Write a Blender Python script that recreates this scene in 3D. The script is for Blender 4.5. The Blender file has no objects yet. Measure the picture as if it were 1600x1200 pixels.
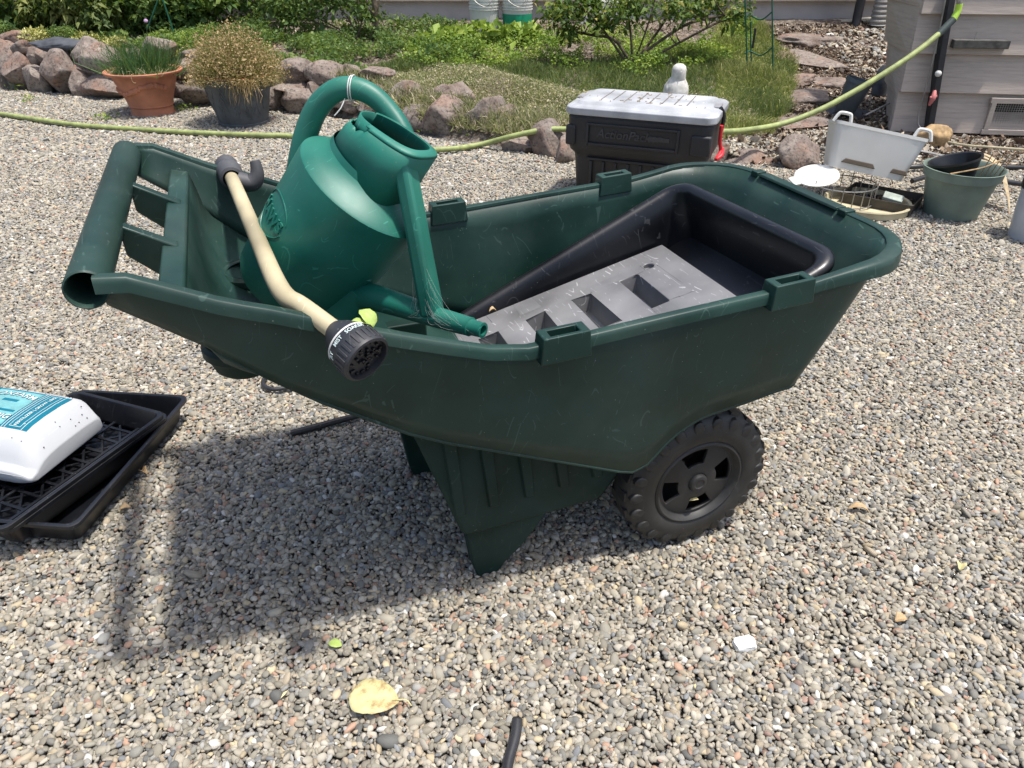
import bpy, bmesh, math, random
import numpy as np
from mathutils import Vector, Matrix, noise
R = math.radians
random.seed(7)
S = bpy.context.scene
# ------------------------------------------------------------ camera
F_PX, CAM_H, PITCH = 1150.0, 1.1, R(32)
cd = bpy.data.cameras.new('camera'); cam = bpy.data.objects.new('camera', cd)
S.collection.objects.link(cam); S.camera = cam
cd.sensor_width = 36; cd.lens = 36*F_PX/1600; cd.clip_start = .02; cd.clip_end = 500
cam.location = (0, 0, CAM_H); cam.rotation_euler = (R(90)-PITCH, 0, 0)
# ------------------------------------------------------------ world, sun, exposure
SUN_EL, SUN_AZ = R(74.3), R(106)
w = bpy.data.worlds.new('World'); S.world = w; w.use_nodes = True
nt = w.node_tree; nt.nodes.clear()
sky = nt.nodes.new('ShaderNodeTexSky'); sky.sky_type = 'NISHITA'; sky.sun_disc = False
sky.sun_elevation = SUN_EL; sky.sun_rotation = SUN_AZ; sky.air_density = 1.0; sky.dust_density = 3.0; sky.ozone_density = .8
bg = nt.nodes.new('ShaderNodeBackground'); bg.inputs[1].default_value = .15
wo = nt.nodes.new('ShaderNodeOutputWorld')
nt.links.new(sky.outputs[0], bg.inputs[0]); nt.links.new(bg.outputs[0], wo.inputs[0])
sl = bpy.data.lights.new('sun', 'SUN'); sl.energy = 3.85; sl.angle = R(3.2); sl.color = (1, .965, .915)
so = bpy.data.objects.new('sun', sl); S.collection.objects.link(so)
LD = Vector((math.cos(SUN_EL)*math.sin(SUN_AZ), math.cos(SUN_EL)*math.cos(SUN_AZ), math.sin(SUN_EL)))
so.rotation_euler = LD.to_track_quat('Z', 'Y').to_euler(); so.location = (2, -1, 6)
S.view_settings.view_transform = 'Standard'; S.view_settings.look = 'None'
S.view_settings.exposure = .51; S.view_settings.gamma = 1; S.view_settings.use_curve_mapping = False
S.cycles.max_bounces = 6; S.cycles.transparent_max_bounces = 8

# ------------------------------------------------------------ measuring helpers
CB = np.array([0, -math.cos(PITCH), math.sin(PITCH)]); CU = np.array([0, math.sin(PITCH), math.cos(PITCH)])
CR = np.array([1., 0, 0]); CAM = np.array([0, 0, CAM_H])
def ray(px, py): return (px-800)/F_PX*CR-(py-600)/F_PX*CU-CB
def at(px, py, Y):                 # point at world distance Y
    d = ray(px, py); return Vector(CAM+d*(Y/d[1]))
def atz(px, py, z):                # point at height z
    d = ray(px, py); return Vector(CAM+d*((z-CAM_H)/d[2]))
def pxm(Y, z=0):                   # metres per photo pixel at a point
    return (Y*math.cos(PITCH)-(z-CAM_H)*math.sin(PITCH))/F_PX

# ------------------------------------------------------------ object helpers
def tag(o, label=None, cat=None, group=None, kind=None):
    if label: o['label'] = label
    if cat: o['category'] = cat
    if group: o['group'] = group
    if kind: o['kind'] = kind
    return o
def empty(name, loc=(0, 0, 0), rz=0., label=None, cat=None, group=None):
    o = bpy.data.objects.new(name, None); S.collection.objects.link(o)
    o.empty_display_size = .05; o.location = loc; o.rotation_euler = (0, 0, rz)
    return tag(o, label, cat, group)
class MB:
    """collects shapes, then links them as ONE mesh object"""
    def __init__(s): s.v = []; s.f = []
    def add(s, vs, fs, M=None):
        n = len(s.v)
        s.v += [tuple(M @ Vector(p)) if M is not None else tuple(p) for p in vs]
        s.f += [tuple(i+n for i in f) for f in fs]; return s
    def box(s, c, d, M=None, taper=1.0):
        x, y, z = (d[0]/2, d[1]/2, d[2]/2); t = taper
        vs = [(c[0]+a*x*(t if k > 0 else 1), c[1]+b*y*(t if k > 0 else 1), c[2]+k*z) for a, b, k in
              [(-1,-1,-1),(1,-1,-1),(1,1,-1),(-1,1,-1),(-1,-1,1),(1,-1,1),(1,1,1),(-1,1,1)]]
        return s.add(vs, [(0,3,2,1),(4,5,6,7),(0,1,5,4),(1,2,6,5),(2,3,7,6),(3,0,4,7)], M)
    def rings(s, rings, close=True, caps=(True, True), M=None):
        n = len(rings[0]); vs = [p for r in rings for p in r]; fs = []
        m = n if close else n-1
        for i in range(len(rings)-1):
            for j in range(m):
                k = (j+1) % n
                fs.append((i*n+j, i*n+k, (i+1)*n+k, (i+1)*n+j))
        if caps[0]: fs.append(tuple(range(n-1, -1, -1)))
        if caps[1]: fs.append(tuple((len(rings)-1)*n+j for j in range(n)))
        return s.add(vs, fs, M)
    def tube(s, pts, r, seg=12, smooth=4, caps=(True, True), M=None, flat=1.0):
        pts = [Vector(p) for p in pts]
        rs = list(r) if hasattr(r, '__len__') else [r]*len(pts)
        if smooth and len(pts) > 2:
            P, Q = [], []
            for i in range(len(pts)-1):
                p0 = pts[max(i-1, 0)]; p1 = pts[i]; p2 = pts[i+1]; p3 = pts[min(i+2, len(pts)-1)]
                for k in range(smooth):
                    t = k/smooth
                    P.append(.5*((2*p1)+(p2-p0)*t+(2*p0-5*p1+4*p2-p3)*t*t+(3*p1-p0-3*p2+p3)*t**3))
                    Q.append(rs[i]*(1-t)+rs[i+1]*t)
            P.append(pts[-1]); Q.append(rs[-1]); pts, rs = P, Q
        T = [(pts[min(i+1, len(pts)-1)]-pts[max(i-1, 0)]).normalized() for i in range(len(pts))]
        up = Vector((0, 0, 1)) if abs(T[0].z) < .9 else Vector((1, 0, 0))
        nn = T[0].cross(up).normalized(); rg = []
        for i, p in enumerate(pts):
            nn = (nn-T[i]*nn.dot(T[i])).normalized(); b = T[i].cross(nn)
            rg.append([p+rs[i]*(math.cos(2*math.pi*j/seg)*nn+flat*math.sin(2*math.pi*j/seg)*b) for j in range(seg)])
        return s.rings(rg, True, caps, M)
    def lathe(s, prof, seg=32, M=None, caps=(True, True), fy=1.0):
        return s.rings([[(r*math.cos(2*math.pi*j/seg), fy*r*math.sin(2*math.pi*j/seg), z) for j in range(seg)] for r, z in prof], True, caps, M)
    def build(s, name, mat, parent=None, smooth=True, bevel=0, solid=0, ang=38, sub=0, loc=None):
        me = bpy.data.meshes.new(name); me.from_pydata(s.v, [], s.f); me.validate()
        bm = bmesh.new(); bm.from_mesh(me)
        bmesh.ops.recalc_face_normals(bm, faces=bm.faces); bm.to_mesh(me); bm.free()
        if smooth:
            me.shade_smooth()
            if not sub: me.set_sharp_from_angle(angle=R(ang))
        me.materials.append(mat)
        o = bpy.data.objects.new(name, me); S.collection.objects.link(o)
        if parent: o.parent = parent
        if loc is not None: o.location = loc
        if solid:
            m = o.modifiers.new('thickness', 'SOLIDIFY'); m.thickness = abs(solid); m.offset = -1 if solid > 0 else 1
        if bevel:
            m = o.modifiers.new('bevel', 'BEVEL'); m.width = bevel; m.segments = 2; m.limit_method = 'ANGLE'; m.angle_limit = R(35)
        if sub:
            m = o.modifiers.new('sub', 'SUBSURF'); m.levels = sub; m.render_levels = sub
        return o
def rrect(w, d, r, z, n=5, cx=0, cy=0):
    out = []
    for qx, qy, a0 in ((1, -1, -90), (1, 1, 0), (-1, 1, 90), (-1, -1, 180)):
        for k in range(n+1):
            a = R(a0+90*k/n); out.append((cx+qx*(w/2-r)+r*math.cos(a), cy+qy*(d/2-r)+r*math.sin(a), z))
    return out
def fast_mesh(name, verts, faces, mat, tint=None, parent=None, smooth=False):
    me = bpy.data.meshes.new(name); nv = len(verts); nf, k = faces.shape
    me.vertices.add(nv); me.vertices.foreach_set('co', np.asarray(verts, np.float32).ravel())
    me.loops.add(nf*k); me.loops.foreach_set('vertex_index', faces.astype(np.int32).ravel())
    me.polygons.add(nf); me.polygons.foreach_set('loop_start', np.arange(0, nf*k, k, dtype=np.int32))
    if smooth: me.polygons.foreach_set('use_smooth', np.ones(nf, bool))
    me.update(calc_edges=True)
    if tint is not None:
        at_ = me.attributes.new('tint', 'FLOAT', 'POINT'); at_.data.foreach_set('value', np.asarray(tint, np.float32))
    me.materials.append(mat)
    o = bpy.data.objects.new(name, me); S.collection.objects.link(o)
    if parent: o.parent = parent
    return o
def text_mesh(body, size, depth=.001, bold=0.0):
    c = bpy.data.curves.new('lettering', 'FONT'); c.body = body; c.size = size; c.extrude = depth; c.offset = bold
    c.align_x = 'CENTER'; c.align_y = 'CENTER'; c.resolution_u = 3
    o = bpy.data.objects.new('lettering', c); S.collection.objects.link(o)
    dg = bpy.context.evaluated_depsgraph_get(); me = bpy.data.meshes.new_from_object(o.evaluated_get(dg))
    vs = [tuple(v.co) for v in me.vertices]; fs = [tuple(p.vertices) for p in me.polygons]
    bpy.data.objects.remove(o); bpy.data.curves.remove(c); bpy.data.meshes.remove(me)
    return vs, fs

# ------------------------------------------------------------ materials
def new_mat(name):
    m = bpy.data.materials.new(name); m.use_nodes = True
    return m, m.node_tree, m.node_tree.nodes['Principled BSDF']
def N(nt, typ, **k):
    n = nt.nodes.new(typ)
    for a, b in k.items():
        if a.startswith('i_'): n.inputs[a[2:].replace('_', ' ')].default_value = b
        else: setattr(n, a, b)
    return n
def ramp(nt, fac, stops, interp='LINEAR'):
    n = nt.nodes.new('ShaderNodeValToRGB'); n.color_ramp.interpolation = interp
    while len(n.color_ramp.elements) < len(stops): n.color_ramp.elements.new(.5)
    for e, (p, c) in zip(n.color_ramp.elements, stops): e.position = p; e.color = (*c, 1) if len(c) == 3 else c
    nt.links.new(fac, n.inputs[0]); return n.outputs[0]
def mixc(nt, fac, a, b, mode='MIX'):
    n = nt.nodes.new('ShaderNodeMix'); n.data_type = 'RGBA'; n.blend_type = mode
    for s, v in ((n.inputs[0], fac), (n.inputs[6], a), (n.inputs[7], b)):
        if hasattr(v, 'is_output'): nt.links.new(v, s)
        else: s.default_value = v if not isinstance(v, tuple) or len(v) == 4 else (*v, 1)
    return n.outputs[2]
def bump(nt, p, h, strength=.3, dist=.002):
    b = N(nt, 'ShaderNodeBump', i_Strength=strength, i_Distance=dist)
    nt.links.new(h, b.inputs['Height']); nt.links.new(b.outputs[0], p.inputs['Normal']); return b
def math_(nt, op, a, b=None):
    n = nt.nodes.new('ShaderNodeMath'); n.operation = op
    for s, v in ((n.inputs[0], a), (n.inputs[1], b)):
        if v is None: continue
        if hasattr(v, 'is_output'): nt.links.new(v, s)
        else: s.default_value = v
    return n.outputs[0]
def tex(nt, typ, scale, coord=None, **k):
    n = N(nt, typ); n.inputs['Scale'].default_value = scale
    for a, b in k.items():
        if a in n.inputs: n.inputs[a].default_value = b
        else: setattr(n, a, b)
    if coord is not None: nt.links.new(coord, n.inputs['Vector'])
    return n
def plastic(name, col, rough=.4, scratch=.5, dust=.5, var=.25, bmp=.08, spec=.5, dustcol=(.30, .29, .25), film_=.09):
    """weathered moulded plastic: thin scratches, faded patches, dust specks"""
    m, nt, p = new_mat(name)
    tc = N(nt, 'ShaderNodeTexCoord').outputs['Object']
    n1 = tex(nt, 'ShaderNodeTexNoise', 7, tc, Detail=5.0)
    c = mixc(nt, ramp(nt, n1.outputs[0], [(.35, (0, 0, 0)), (.7, (1, 1, 1))]), tuple(x*(1-var) for x in col), tuple(min(1, x*(1+var)+.004) for x in col))
    # scratches: two directions of stretched noise
    masks = []
    for i, (rot, sc) in enumerate((((.3, .9, .5), 42), ((1.2, -.4, 2.0), 34), ((2.2, 1.3, .2), 52))):
        mp = N(nt, 'ShaderNodeMapping'); mp.inputs['Rotation'].default_value = rot; mp.inputs['Scale'].default_value = (1, .12, .35)
        nt.links.new(tc, mp.inputs[0])
        vz = tex(nt, 'ShaderNodeTexNoise', sc*.55, mp.outputs[0], Detail=0.0, Distortion=.12)
        ln = math_(nt, 'LESS_THAN', math_(nt, 'ABSOLUTE', math_(nt, 'SUBTRACT', vz.outputs[0], .5)), .0042)
        gate = math_(nt, 'GREATER_THAN', tex(nt, 'ShaderNodeTexNoise', 26+9*i, tc, Detail=2.0).outputs[0], .575)
        masks.append(math_(nt, 'MULTIPLY', ln, gate))
    sm = math_(nt, 'MAXIMUM', math_(nt, 'MAXIMUM', masks[0], masks[1]), masks[2])
    light = tuple(min(1, x*2.0+.045) for x in col)
    c = mixc(nt, math_(nt, 'MULTIPLY', sm, scratch), c, light)
    vs = tex(nt, 'ShaderNodeTexVoronoi', 95, tc)
    sp = math_(nt, 'MULTIPLY', math_(nt, 'LESS_THAN', vs.outputs['Distance'], .085), math_(nt, 'GREATER_THAN', tex(nt, 'ShaderNodeTexNoise', 30, tc).outputs[0], .57))
    film = ramp(nt, tex(nt, 'ShaderNodeTexNoise', 3.3, tc, Detail=8.0, Roughness=.65).outputs[0], [(.45, (0, 0, 0)), (.8, (1, 1, 1))])
    c = mixc(nt, math_(nt, 'MULTIPLY', film, film_*dust), c, dustcol)
    c = mixc(nt, math_(nt, 'MULTIPLY', sp, dust), c, dustcol)
    nt.links.new(c, p.inputs['Base Color'])
    rg = ramp(nt, n1.outputs[0], [(.3, (rough*.8,)*3), (.7, (min(1, rough*1.25),)*3)])
    nt.links.new(rg, p.inputs['Roughness']); p.inputs['Specular IOR Level'].default_value = spec
    bump(nt, p, tex(nt, 'ShaderNodeTexNoise', 140, tc, Detail=2.0).outputs[0], bmp, .001)
    return m
def simple(name, col, rough=.6, metal=0, var=.2, scale=12, bmp=.1, bscale=80, bdist=.002):
    m, nt, p = new_mat(name)
    tc = N(nt, 'ShaderNodeTexCoord').outputs['Object']
    n1 = tex(nt, 'ShaderNodeTexNoise', scale, tc, Detail=6.0)
    c = ramp(nt, n1.outputs[0], [(.3, tuple(x*(1-var) for x in col)), (.7, tuple(min(1, x*(1+var)) for x in col))])
    nt.links.new(c, p.inputs['Base Color']); p.inputs['Roughness'].default_value = rough; p.inputs['Metallic'].default_value = metal
    if bmp: bump(nt, p, tex(nt, 'ShaderNodeTexNoise', bscale, tc, Detail=4.0).outputs[0], bmp, bdist)
    return m
def leaf_mat(name, stops, rough=.55, trans=.35):
    m, nt, p = new_mat(name)
    a = N(nt, 'ShaderNodeAttribute', attribute_name='tint')
    c = ramp(nt, a.outputs['Fac'], stops)
    nt.links.new(c, p.inputs['Base Color']); p.inputs['Roughness'].default_value = rough
    p.inputs['Specular IOR Level'].default_value = .3
    t = N(nt, 'ShaderNodeBsdfTranslucent'); nt.links.new(mixc(nt, .5, c, (.30, .40, .05)), t.inputs[0])
    mx = N(nt, 'ShaderNodeMixShader'); mx.inputs[0].default_value = trans
    nt.links.new(p.outputs[0], mx.inputs[1]); nt.links.new(t.outputs[0], mx.inputs[2])
    nt.links.new(mx.outputs[0], nt.nodes['Material Output'].inputs[0])
    return m
M = {}
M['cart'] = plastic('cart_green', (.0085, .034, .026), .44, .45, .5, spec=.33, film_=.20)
M['cart_shaded'] = plastic('cart_green_shaded', (.005, .021, .0155), .58, .3, .4, spec=.2, film_=.14)  # same cart green made darker: shade on outer parts put into the colour
M['can'] = plastic('can_green', (.006, .135, .095), .46, .45, .6, dustcol=(.16, .20, .13), film_=.35)
M['can_shade'] = simple('can_green_shaded', (.006, .035, .025), .7)  # can green darkened, shade of the hollow put into the colour
M['black'] = plastic('black_plastic', (.0055, .0060, .0080), .33, .6, .35, film_=.05)
M['tray_grey'] = plastic('grey_plastic', (.155, .155, .16), .45, .9, .8, bmp=.15, film_=.3)
M['tyre'] = plastic('tyre_black', (.011, .011, .011), .55, .2, .6, dustcol=(.2, .18, .15), film_=.35)
M['flat'] = plastic('flat_black', (.0055, .0062, .0085), .35, .35, .3, film_=.05)
M['cooler'] = plastic('trunk_black', (.012, .012, .014), .5, .15, .35)
M['lid'] = plastic('trunk_lid_grey', (.36, .37, .385), .5, .2, .8, dustcol=(.25, .22, .17))
M['wand'] = plastic('wand_cream', (.43, .37, .23), .5, .3, .8, dustcol=(.2, .16, .09), film_=.4)
M['wandhead'] = plastic('wand_black', (.022, .023, .028), .5, .5, .8)
M['wandgrip'] = plastic('grip_grey', (.060, .060, .066), .6, .2, .8)
M['white'] = plastic('white_plastic', (.62, .61, .57), .45, .1, .35, var=.06, dustcol=(.25, .2, .13))
M['jug'] = plastic('jug_white', (.45, .46, .47), .4, .05, .25, var=.04, dustcol=(.1, .1, .12))
M['ink'] = simple('white_ink', (.50, .58, .56), .5, bmp=0, var=.05)
M['teal'] = simple('teal_label', (.0, .13, .19), .35, bmp=0, var=.1)
M['aqua'] = simple('pale_aqua_label', (.14, .34, .35), .4, bmp=0, var=.25, scale=30)
M['navy'] = simple('dark_blue_ink', (.01, .08, .16), .4, bmp=0)
M['terracotta'] = simple('terracotta', (.42, .17, .095), .85, var=.25, scale=9, bmp=.25)
M['slate_pot'] = simple('slate_pot', (.075, .080, .085), .7, var=.3, scale=14, bmp=.3)
M['green_pot'] = plastic('green_pot', (.15, .20, .165), .5, .15, .5)
M['hose'] = simple('hose_green', (.27, .31, .11), .6, var=.3, scale=25, bmp=.5, bscale=260)
M['hose_bright'] = simple('hose_bright', (.42, .65, .06), .45)
M['hose_dark'] = simple('hose_cuff', (.04, .055, .05), .6)
M['tubing'] = plastic('tubing_black', (.02, .02, .023), .4, .3, .6)
M['paint'] = None
M['metal'] = simple('wire_metal', (.30, .29, .27), .45, metal=.7, var=.3)
M['rust'] = simple('dark_tin', (.045, .038, .03), .6, var=.5, scale=20, bmp=.4)
M['red'] = simple('red_strap', (.65, .02, .03), .5)
M['pink'] = simple('faded_red_valve', (.50, .16, .15), .6)
M['wirecage'] = simple('green_wire', (.01, .10, .06), .4)
M['bark'] = simple('bark', (.10, .075, .05), .9, var=.5, scale=30, bmp=.8, bscale=60, bdist=.004)
M['stemgreen'] = simple('green_stem', (.09, .12, .04), .7)
M['concrete'] = simple('painted_concrete', (.46, .43, .41), .9, var=.12, scale=4, bmp=.5, bscale=50, bdist=.004)
M['birdstone'] = simple('white_stone', (.56, .54, .50), .85, var=.25, scale=35, bmp=.4)
M['greenband'] = simple('green_band', (.0, .22, .11), .45)
M['cream'] = simple('cream_pan', (.48, .42, .27), .6, var=.25)
M['clear'] = simple('foggy_plastic', (.42, .44, .46), .35, var=.1)
M['slate'] = simple('slate_stone', (.05, .055, .065), .8, var=.4, scale=20, bmp=.6)
M['dead'] = simple('dead_leaf_brown', (.36, .24, .12), .85, var=.4, scale=40)

def board_mat():
    m, nt, p = new_mat('painted_board')
    tc = N(nt, 'ShaderNodeTexCoord').outputs['Object']
    mp = N(nt, 'ShaderNodeMapping'); mp.inputs['Scale'].default_value = (1, 1, 14); nt.links.new(tc, mp.inputs[0])
    g = tex(nt, 'ShaderNodeTexNoise', 5, mp.outputs[0], Detail=8.0, Roughness=.7)
    c = ramp(nt, g.outputs[0], [(.28, (.32, .275, .24)), (.5, (.43, .365, .31)), (.75, (.50, .43, .365))])
    wear = ramp(nt, tex(nt, 'ShaderNodeTexNoise', 9, mp.outputs[0], Detail=10.0, Roughness=.8).outputs[0], [(.66, (0, 0, 0)), (.72, (1, 1, 1))])
    c = mixc(nt, math_(nt, 'MULTIPLY', wear, .5), c, (.16, .14, .12))
    dirt = ramp(nt, tex(nt, 'ShaderNodeTexNoise', 2.2, tc, Detail=6.0).outputs[0], [(.5, (0, 0, 0)), (.8, (1, 1, 1))])
    c = mixc(nt, math_(nt, 'MULTIPLY', dirt, .35), c, (.20, .18, .15))
    nt.links.new(c, p.inputs['Base Color']); p.inputs['Roughness'].default_value = .8
    bump(nt, p, g.outputs[0], .5, .004); return m
M['paint'] = board_mat()

def rock_mat():
    m, nt, p = new_mat('field_rock')
    tc = N(nt, 'ShaderNodeTexCoord').outputs['Object']
    oi = N(nt, 'ShaderNodeObjectInfo')
    va = N(nt, 'ShaderNodeVectorMath', operation='ADD'); nt.links.new(tc, va.inputs[0])
    sc = N(nt, 'ShaderNodeVectorMath', operation='SCALE'); sc.inputs[0].default_value = (37, 19, 53)
    nt.links.new(oi.outputs['Random'], sc.inputs['Scale']); nt.links.new(sc.outputs[0], va.inputs[1])
    co = va.outputs[0]
    a = tex(nt, 'ShaderNodeTexNoise', 9, co, Detail=9.0, Roughness=.65)
    base = ramp(nt, oi.outputs['Random'], [(0, (.115, .088, .072)), (.25, (.17, .125, .10)), (.5, (.12, .08, .062)), (.75, (.19, .15, .125)), (1, (.15, .09, .066))])
    c = mixc(nt, ramp(nt, a.outputs[0], [(.35, (0, 0, 0)), (.7, (1, 1, 1))]), base, (.28, .24, .205))
    rust = ramp(nt, tex(nt, 'ShaderNodeTexNoise', 5, co, Detail=4.0).outputs[0], [(.52, (0, 0, 0)), (.66, (1, 1, 1))])
    c = mixc(nt, math_(nt, 'MULTIPLY', rust, .55), c, (.26, .135, .085))
    pit = ramp(nt, tex(nt, 'ShaderNodeTexNoise', 42, co, Detail=6.0, Roughness=.75).outputs[0], [(.36, (0, 0, 0)), (.5, (1, 1, 1))])
    c = mixc(nt, pit, (.06, .045, .04), c)
    lich = ramp(nt, tex(nt, 'ShaderNodeTexNoise', 16, co, Detail=8.0, Roughness=.8).outputs[0], [(.6, (0, 0, 0)), (.66, (1, 1, 1))])
    c = mixc(nt, math_(nt, 'MULTIPLY', lich, .6), c, (.45, .43, .38))
    nt.links.new(c, p.inputs['Base Color']); p.inputs['Roughness'].default_value = .9
    h = mixc(nt, .5, a.outputs[0], tex(nt, 'ShaderNodeTexNoise', 60, co, Detail=6.0).outputs[0])
    bump(nt, p, h, .9, .012); return m
M['rock'] = rock_mat()

def pebble_mat():
    m, nt, p = new_mat('pea_gravel')
    oi = N(nt, 'ShaderNodeObjectInfo')
    c = ramp(nt, oi.outputs['Random'], [(0, (.20, .185, .145)), (.10, (.28, .25, .19)), (.20, (.15, .145, .125)), (.29, (.35, .315, .25)),
        (.39, (.23, .20, .15)), (.48, (.38, .345, .28)), (.55, (.175, .155, .115)), (.62, (.085, .088, .085)), (.67, (.31, .25, .17)),
        (.745, (.25, .245, .225)), (.81, (.33, .295, .225)), (.88, (.33, .19, .12)), (.905, (.56, .54, .49)), (.92, (.42, .34, .21)), (.955, (.24, .14, .105)), (.97, (.14, .15, .16))], 'CONSTANT')
    tc = N(nt, 'ShaderNodeTexCoord').outputs['Object']
    n = tex(nt, 'ShaderNodeTexNoise', 260, tc, Detail=4.0)
    c = mixc(nt, ramp(nt, n.outputs[0], [(.35, (0, 0, 0)), (.75, (.4, .4, .4))]), c, (.40, .37, .31))
    hs = N(nt, 'ShaderNodeHueSaturation', i_Saturation=1.0)
    r2 = math_(nt, 'FRACT', math_(nt, 'MULTIPLY', oi.outputs['Random'], 977.0))
    nt.links.new(math_(nt, 'ADD', math_(nt, 'MULTIPLY', r2, .42), .76), hs.inputs['Value']); nt.links.new(c, hs.inputs['Color'])
    nt.links.new(hs.outputs[0], p.inputs['Base Color']); p.inputs['Roughness'].default_value = .75
    return m
M['pebble'] = pebble_mat()
def gravel_base():
    m, nt, p = new_mat('gravel_bed')
    tc = N(nt, 'ShaderNodeTexCoord').outputs['Object']
    v = tex(nt, 'ShaderNodeTexVoronoi', 95, tc, Randomness=1.0)
    bw = N(nt, 'ShaderNodeSeparateColor'); nt.links.new(v.outputs['Color'], bw.inputs[0])
    c = ramp(nt, bw.outputs[0], [(0, (.14, .13, .115)), (.2, (.24, .22, .19)), (.4, (.10, .10, .10)), (.6, (.30, .28, .24)), (.8, (.20, .175, .145)), (.93, (.45, .43, .4))], 'CONSTANT')
    c = mixc(nt, ramp(nt, v.outputs['Distance'], [(.3, (0, 0, 0)), (.75, (1, 1, 1))]), c, (.05, .045, .04))
    nt.links.new(c, p.inputs['Base Color']); p.inputs['Roughness'].default_value = .9
    inv = math_(nt, 'SUBTRACT', 1.0, v.outputs['Distance']); bump(nt, p, inv, 1.0, .006); return m
M['gravel_base'] = gravel_base()
def soil_mat():
    m, nt, p = new_mat('garden_soil')
    tc = N(nt, 'ShaderNodeTexCoord').outputs['Object']
    a = tex(nt, 'ShaderNodeTexNoise', 3, tc, Detail=10.0, Roughness=.7)
    b = tex(nt, 'ShaderNodeTexVoronoi', 45, tc)
    c = ramp(nt, a.outputs[0], [(.3, (.05, .037, .027)), (.5, (.10, .075, .055)), (.7, (.17, .13, .095))])
    bw = N(nt, 'ShaderNodeSeparateColor'); nt.links.new(b.outputs['Color'], bw.inputs[0])
    c = mixc(nt, ramp(nt, bw.outputs[1], [(.62, (0, 0, 0)), (.64, (.7, .7, .7))]), c, (.24, .20, .16))
    nt.links.new(c, p.inputs['Base Color']); p.inputs['Roughness'].default_value = .95
    bump(nt, p, b.outputs['Distance'], .8, .012); return m
M['soil'] = soil_mat()

# ============================================================ THE SETTING
WX = [-9, -4.2, -3.4, -2.4, -1.6, -1.0, -.4, .15, .7, 1.3, 1.8, 2.2, 9]; WYS = [6.9, 6.15, 5.9, 5.65, 5.35, 4.95, 4.47, 4.15, 4.0, 4.0, 4.15, 4.5, 4.55]
def wall_y(x):     # front foot line of the boulder edging
    return float(np.interp(x, WX, WYS))
def bed_z(x, y):
    yw = wall_y(x)+(.17 if x < 1.2 else .03); t = (y-yw)/max(.5, 7.5-yw)
    if t < 0: return max(-.06, t*1.2)
    e = float(np.interp(x, [-4, -2.4, -1.6, -.9, 0, .6, 1.1, 1.6, 2.6], [.24, .235, .22, .13, .07, .06, .05, .015, .0]))
    e *= min(1, t*14+.25)
    z = e+(.335-e)*min(1.4, t)
    if x > 1.5: z -= .02*math.sin(min(1, t)*3.14)
    return z
def grid_mesh(name, x0, x1, y0, y1, nx, ny, fz, mat):
    xs = np.linspace(x0, x1, nx); ys = np.linspace(y0, y1, ny)
    v = [(x, y, fz(x, y)) for y in ys for x in xs]
    f = np.array([(j*nx+i, j*nx+i+1, (j+1)*nx+i+1, (j+1)*nx+i) for j in range(ny-1) for i in range(nx-1)])
    return fast_mesh(name, v, f, mat, smooth=True)
tag(grid_mesh('ground', -60, 60, -60, 60, 41, 41, lambda x, y: -.010, M['gravel_base']), kind='structure')
tag(grid_mesh('garden_bed', -9, 9, 3.8, 9.2, 240, 96, lambda x, y: bed_z(x, y)+.022*noise.noise(Vector((x*3, y*3, 0)))*(1 if y > wall_y(x)+.05 else 0), M['soil']), kind='structure')

# gravel: individual stones, far too many to count
def pebble_variants():
    col = bpy.data.collections.new('pebble_kinds'); out = []
    rnd = random.Random(3)
    for i in range(14):
        bm = bmesh.new(); bmesh.ops.create_icosphere(bm, subdivisions=2, radius=.5)
        s = Vector((rnd.uniform(.95, 1.45), rnd.uniform(.68, .92), rnd.uniform(.40, .66))); off = Vector((i*7.3, 1, 2))
        cuts = [Vector((rnd.uniform(-1, 1), rnd.uniform(-1, 1), rnd.uniform(-1, 1))).normalized() for _ in range(4)]
        for v in bm.verts:
            p = v.co*(1+.22*noise.noise(v.co*2.2+off))
            for c in cuts:
                d = p.dot(c)
                if d > .40: p -= c*(d-.40)*.7
            v.co = Vector((p.x*s.x, p.y*s.y, p.z*s.z))
        me = bpy.data.meshes.new('pebble'); bm.to_mesh(me); bm.free(); me.shade_smooth(); me.materials.append(M['pebble'])
        o = bpy.data.objects.new('pebble', me); col.objects.link(o)
    return col
PEB = pebble_variants()
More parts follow.
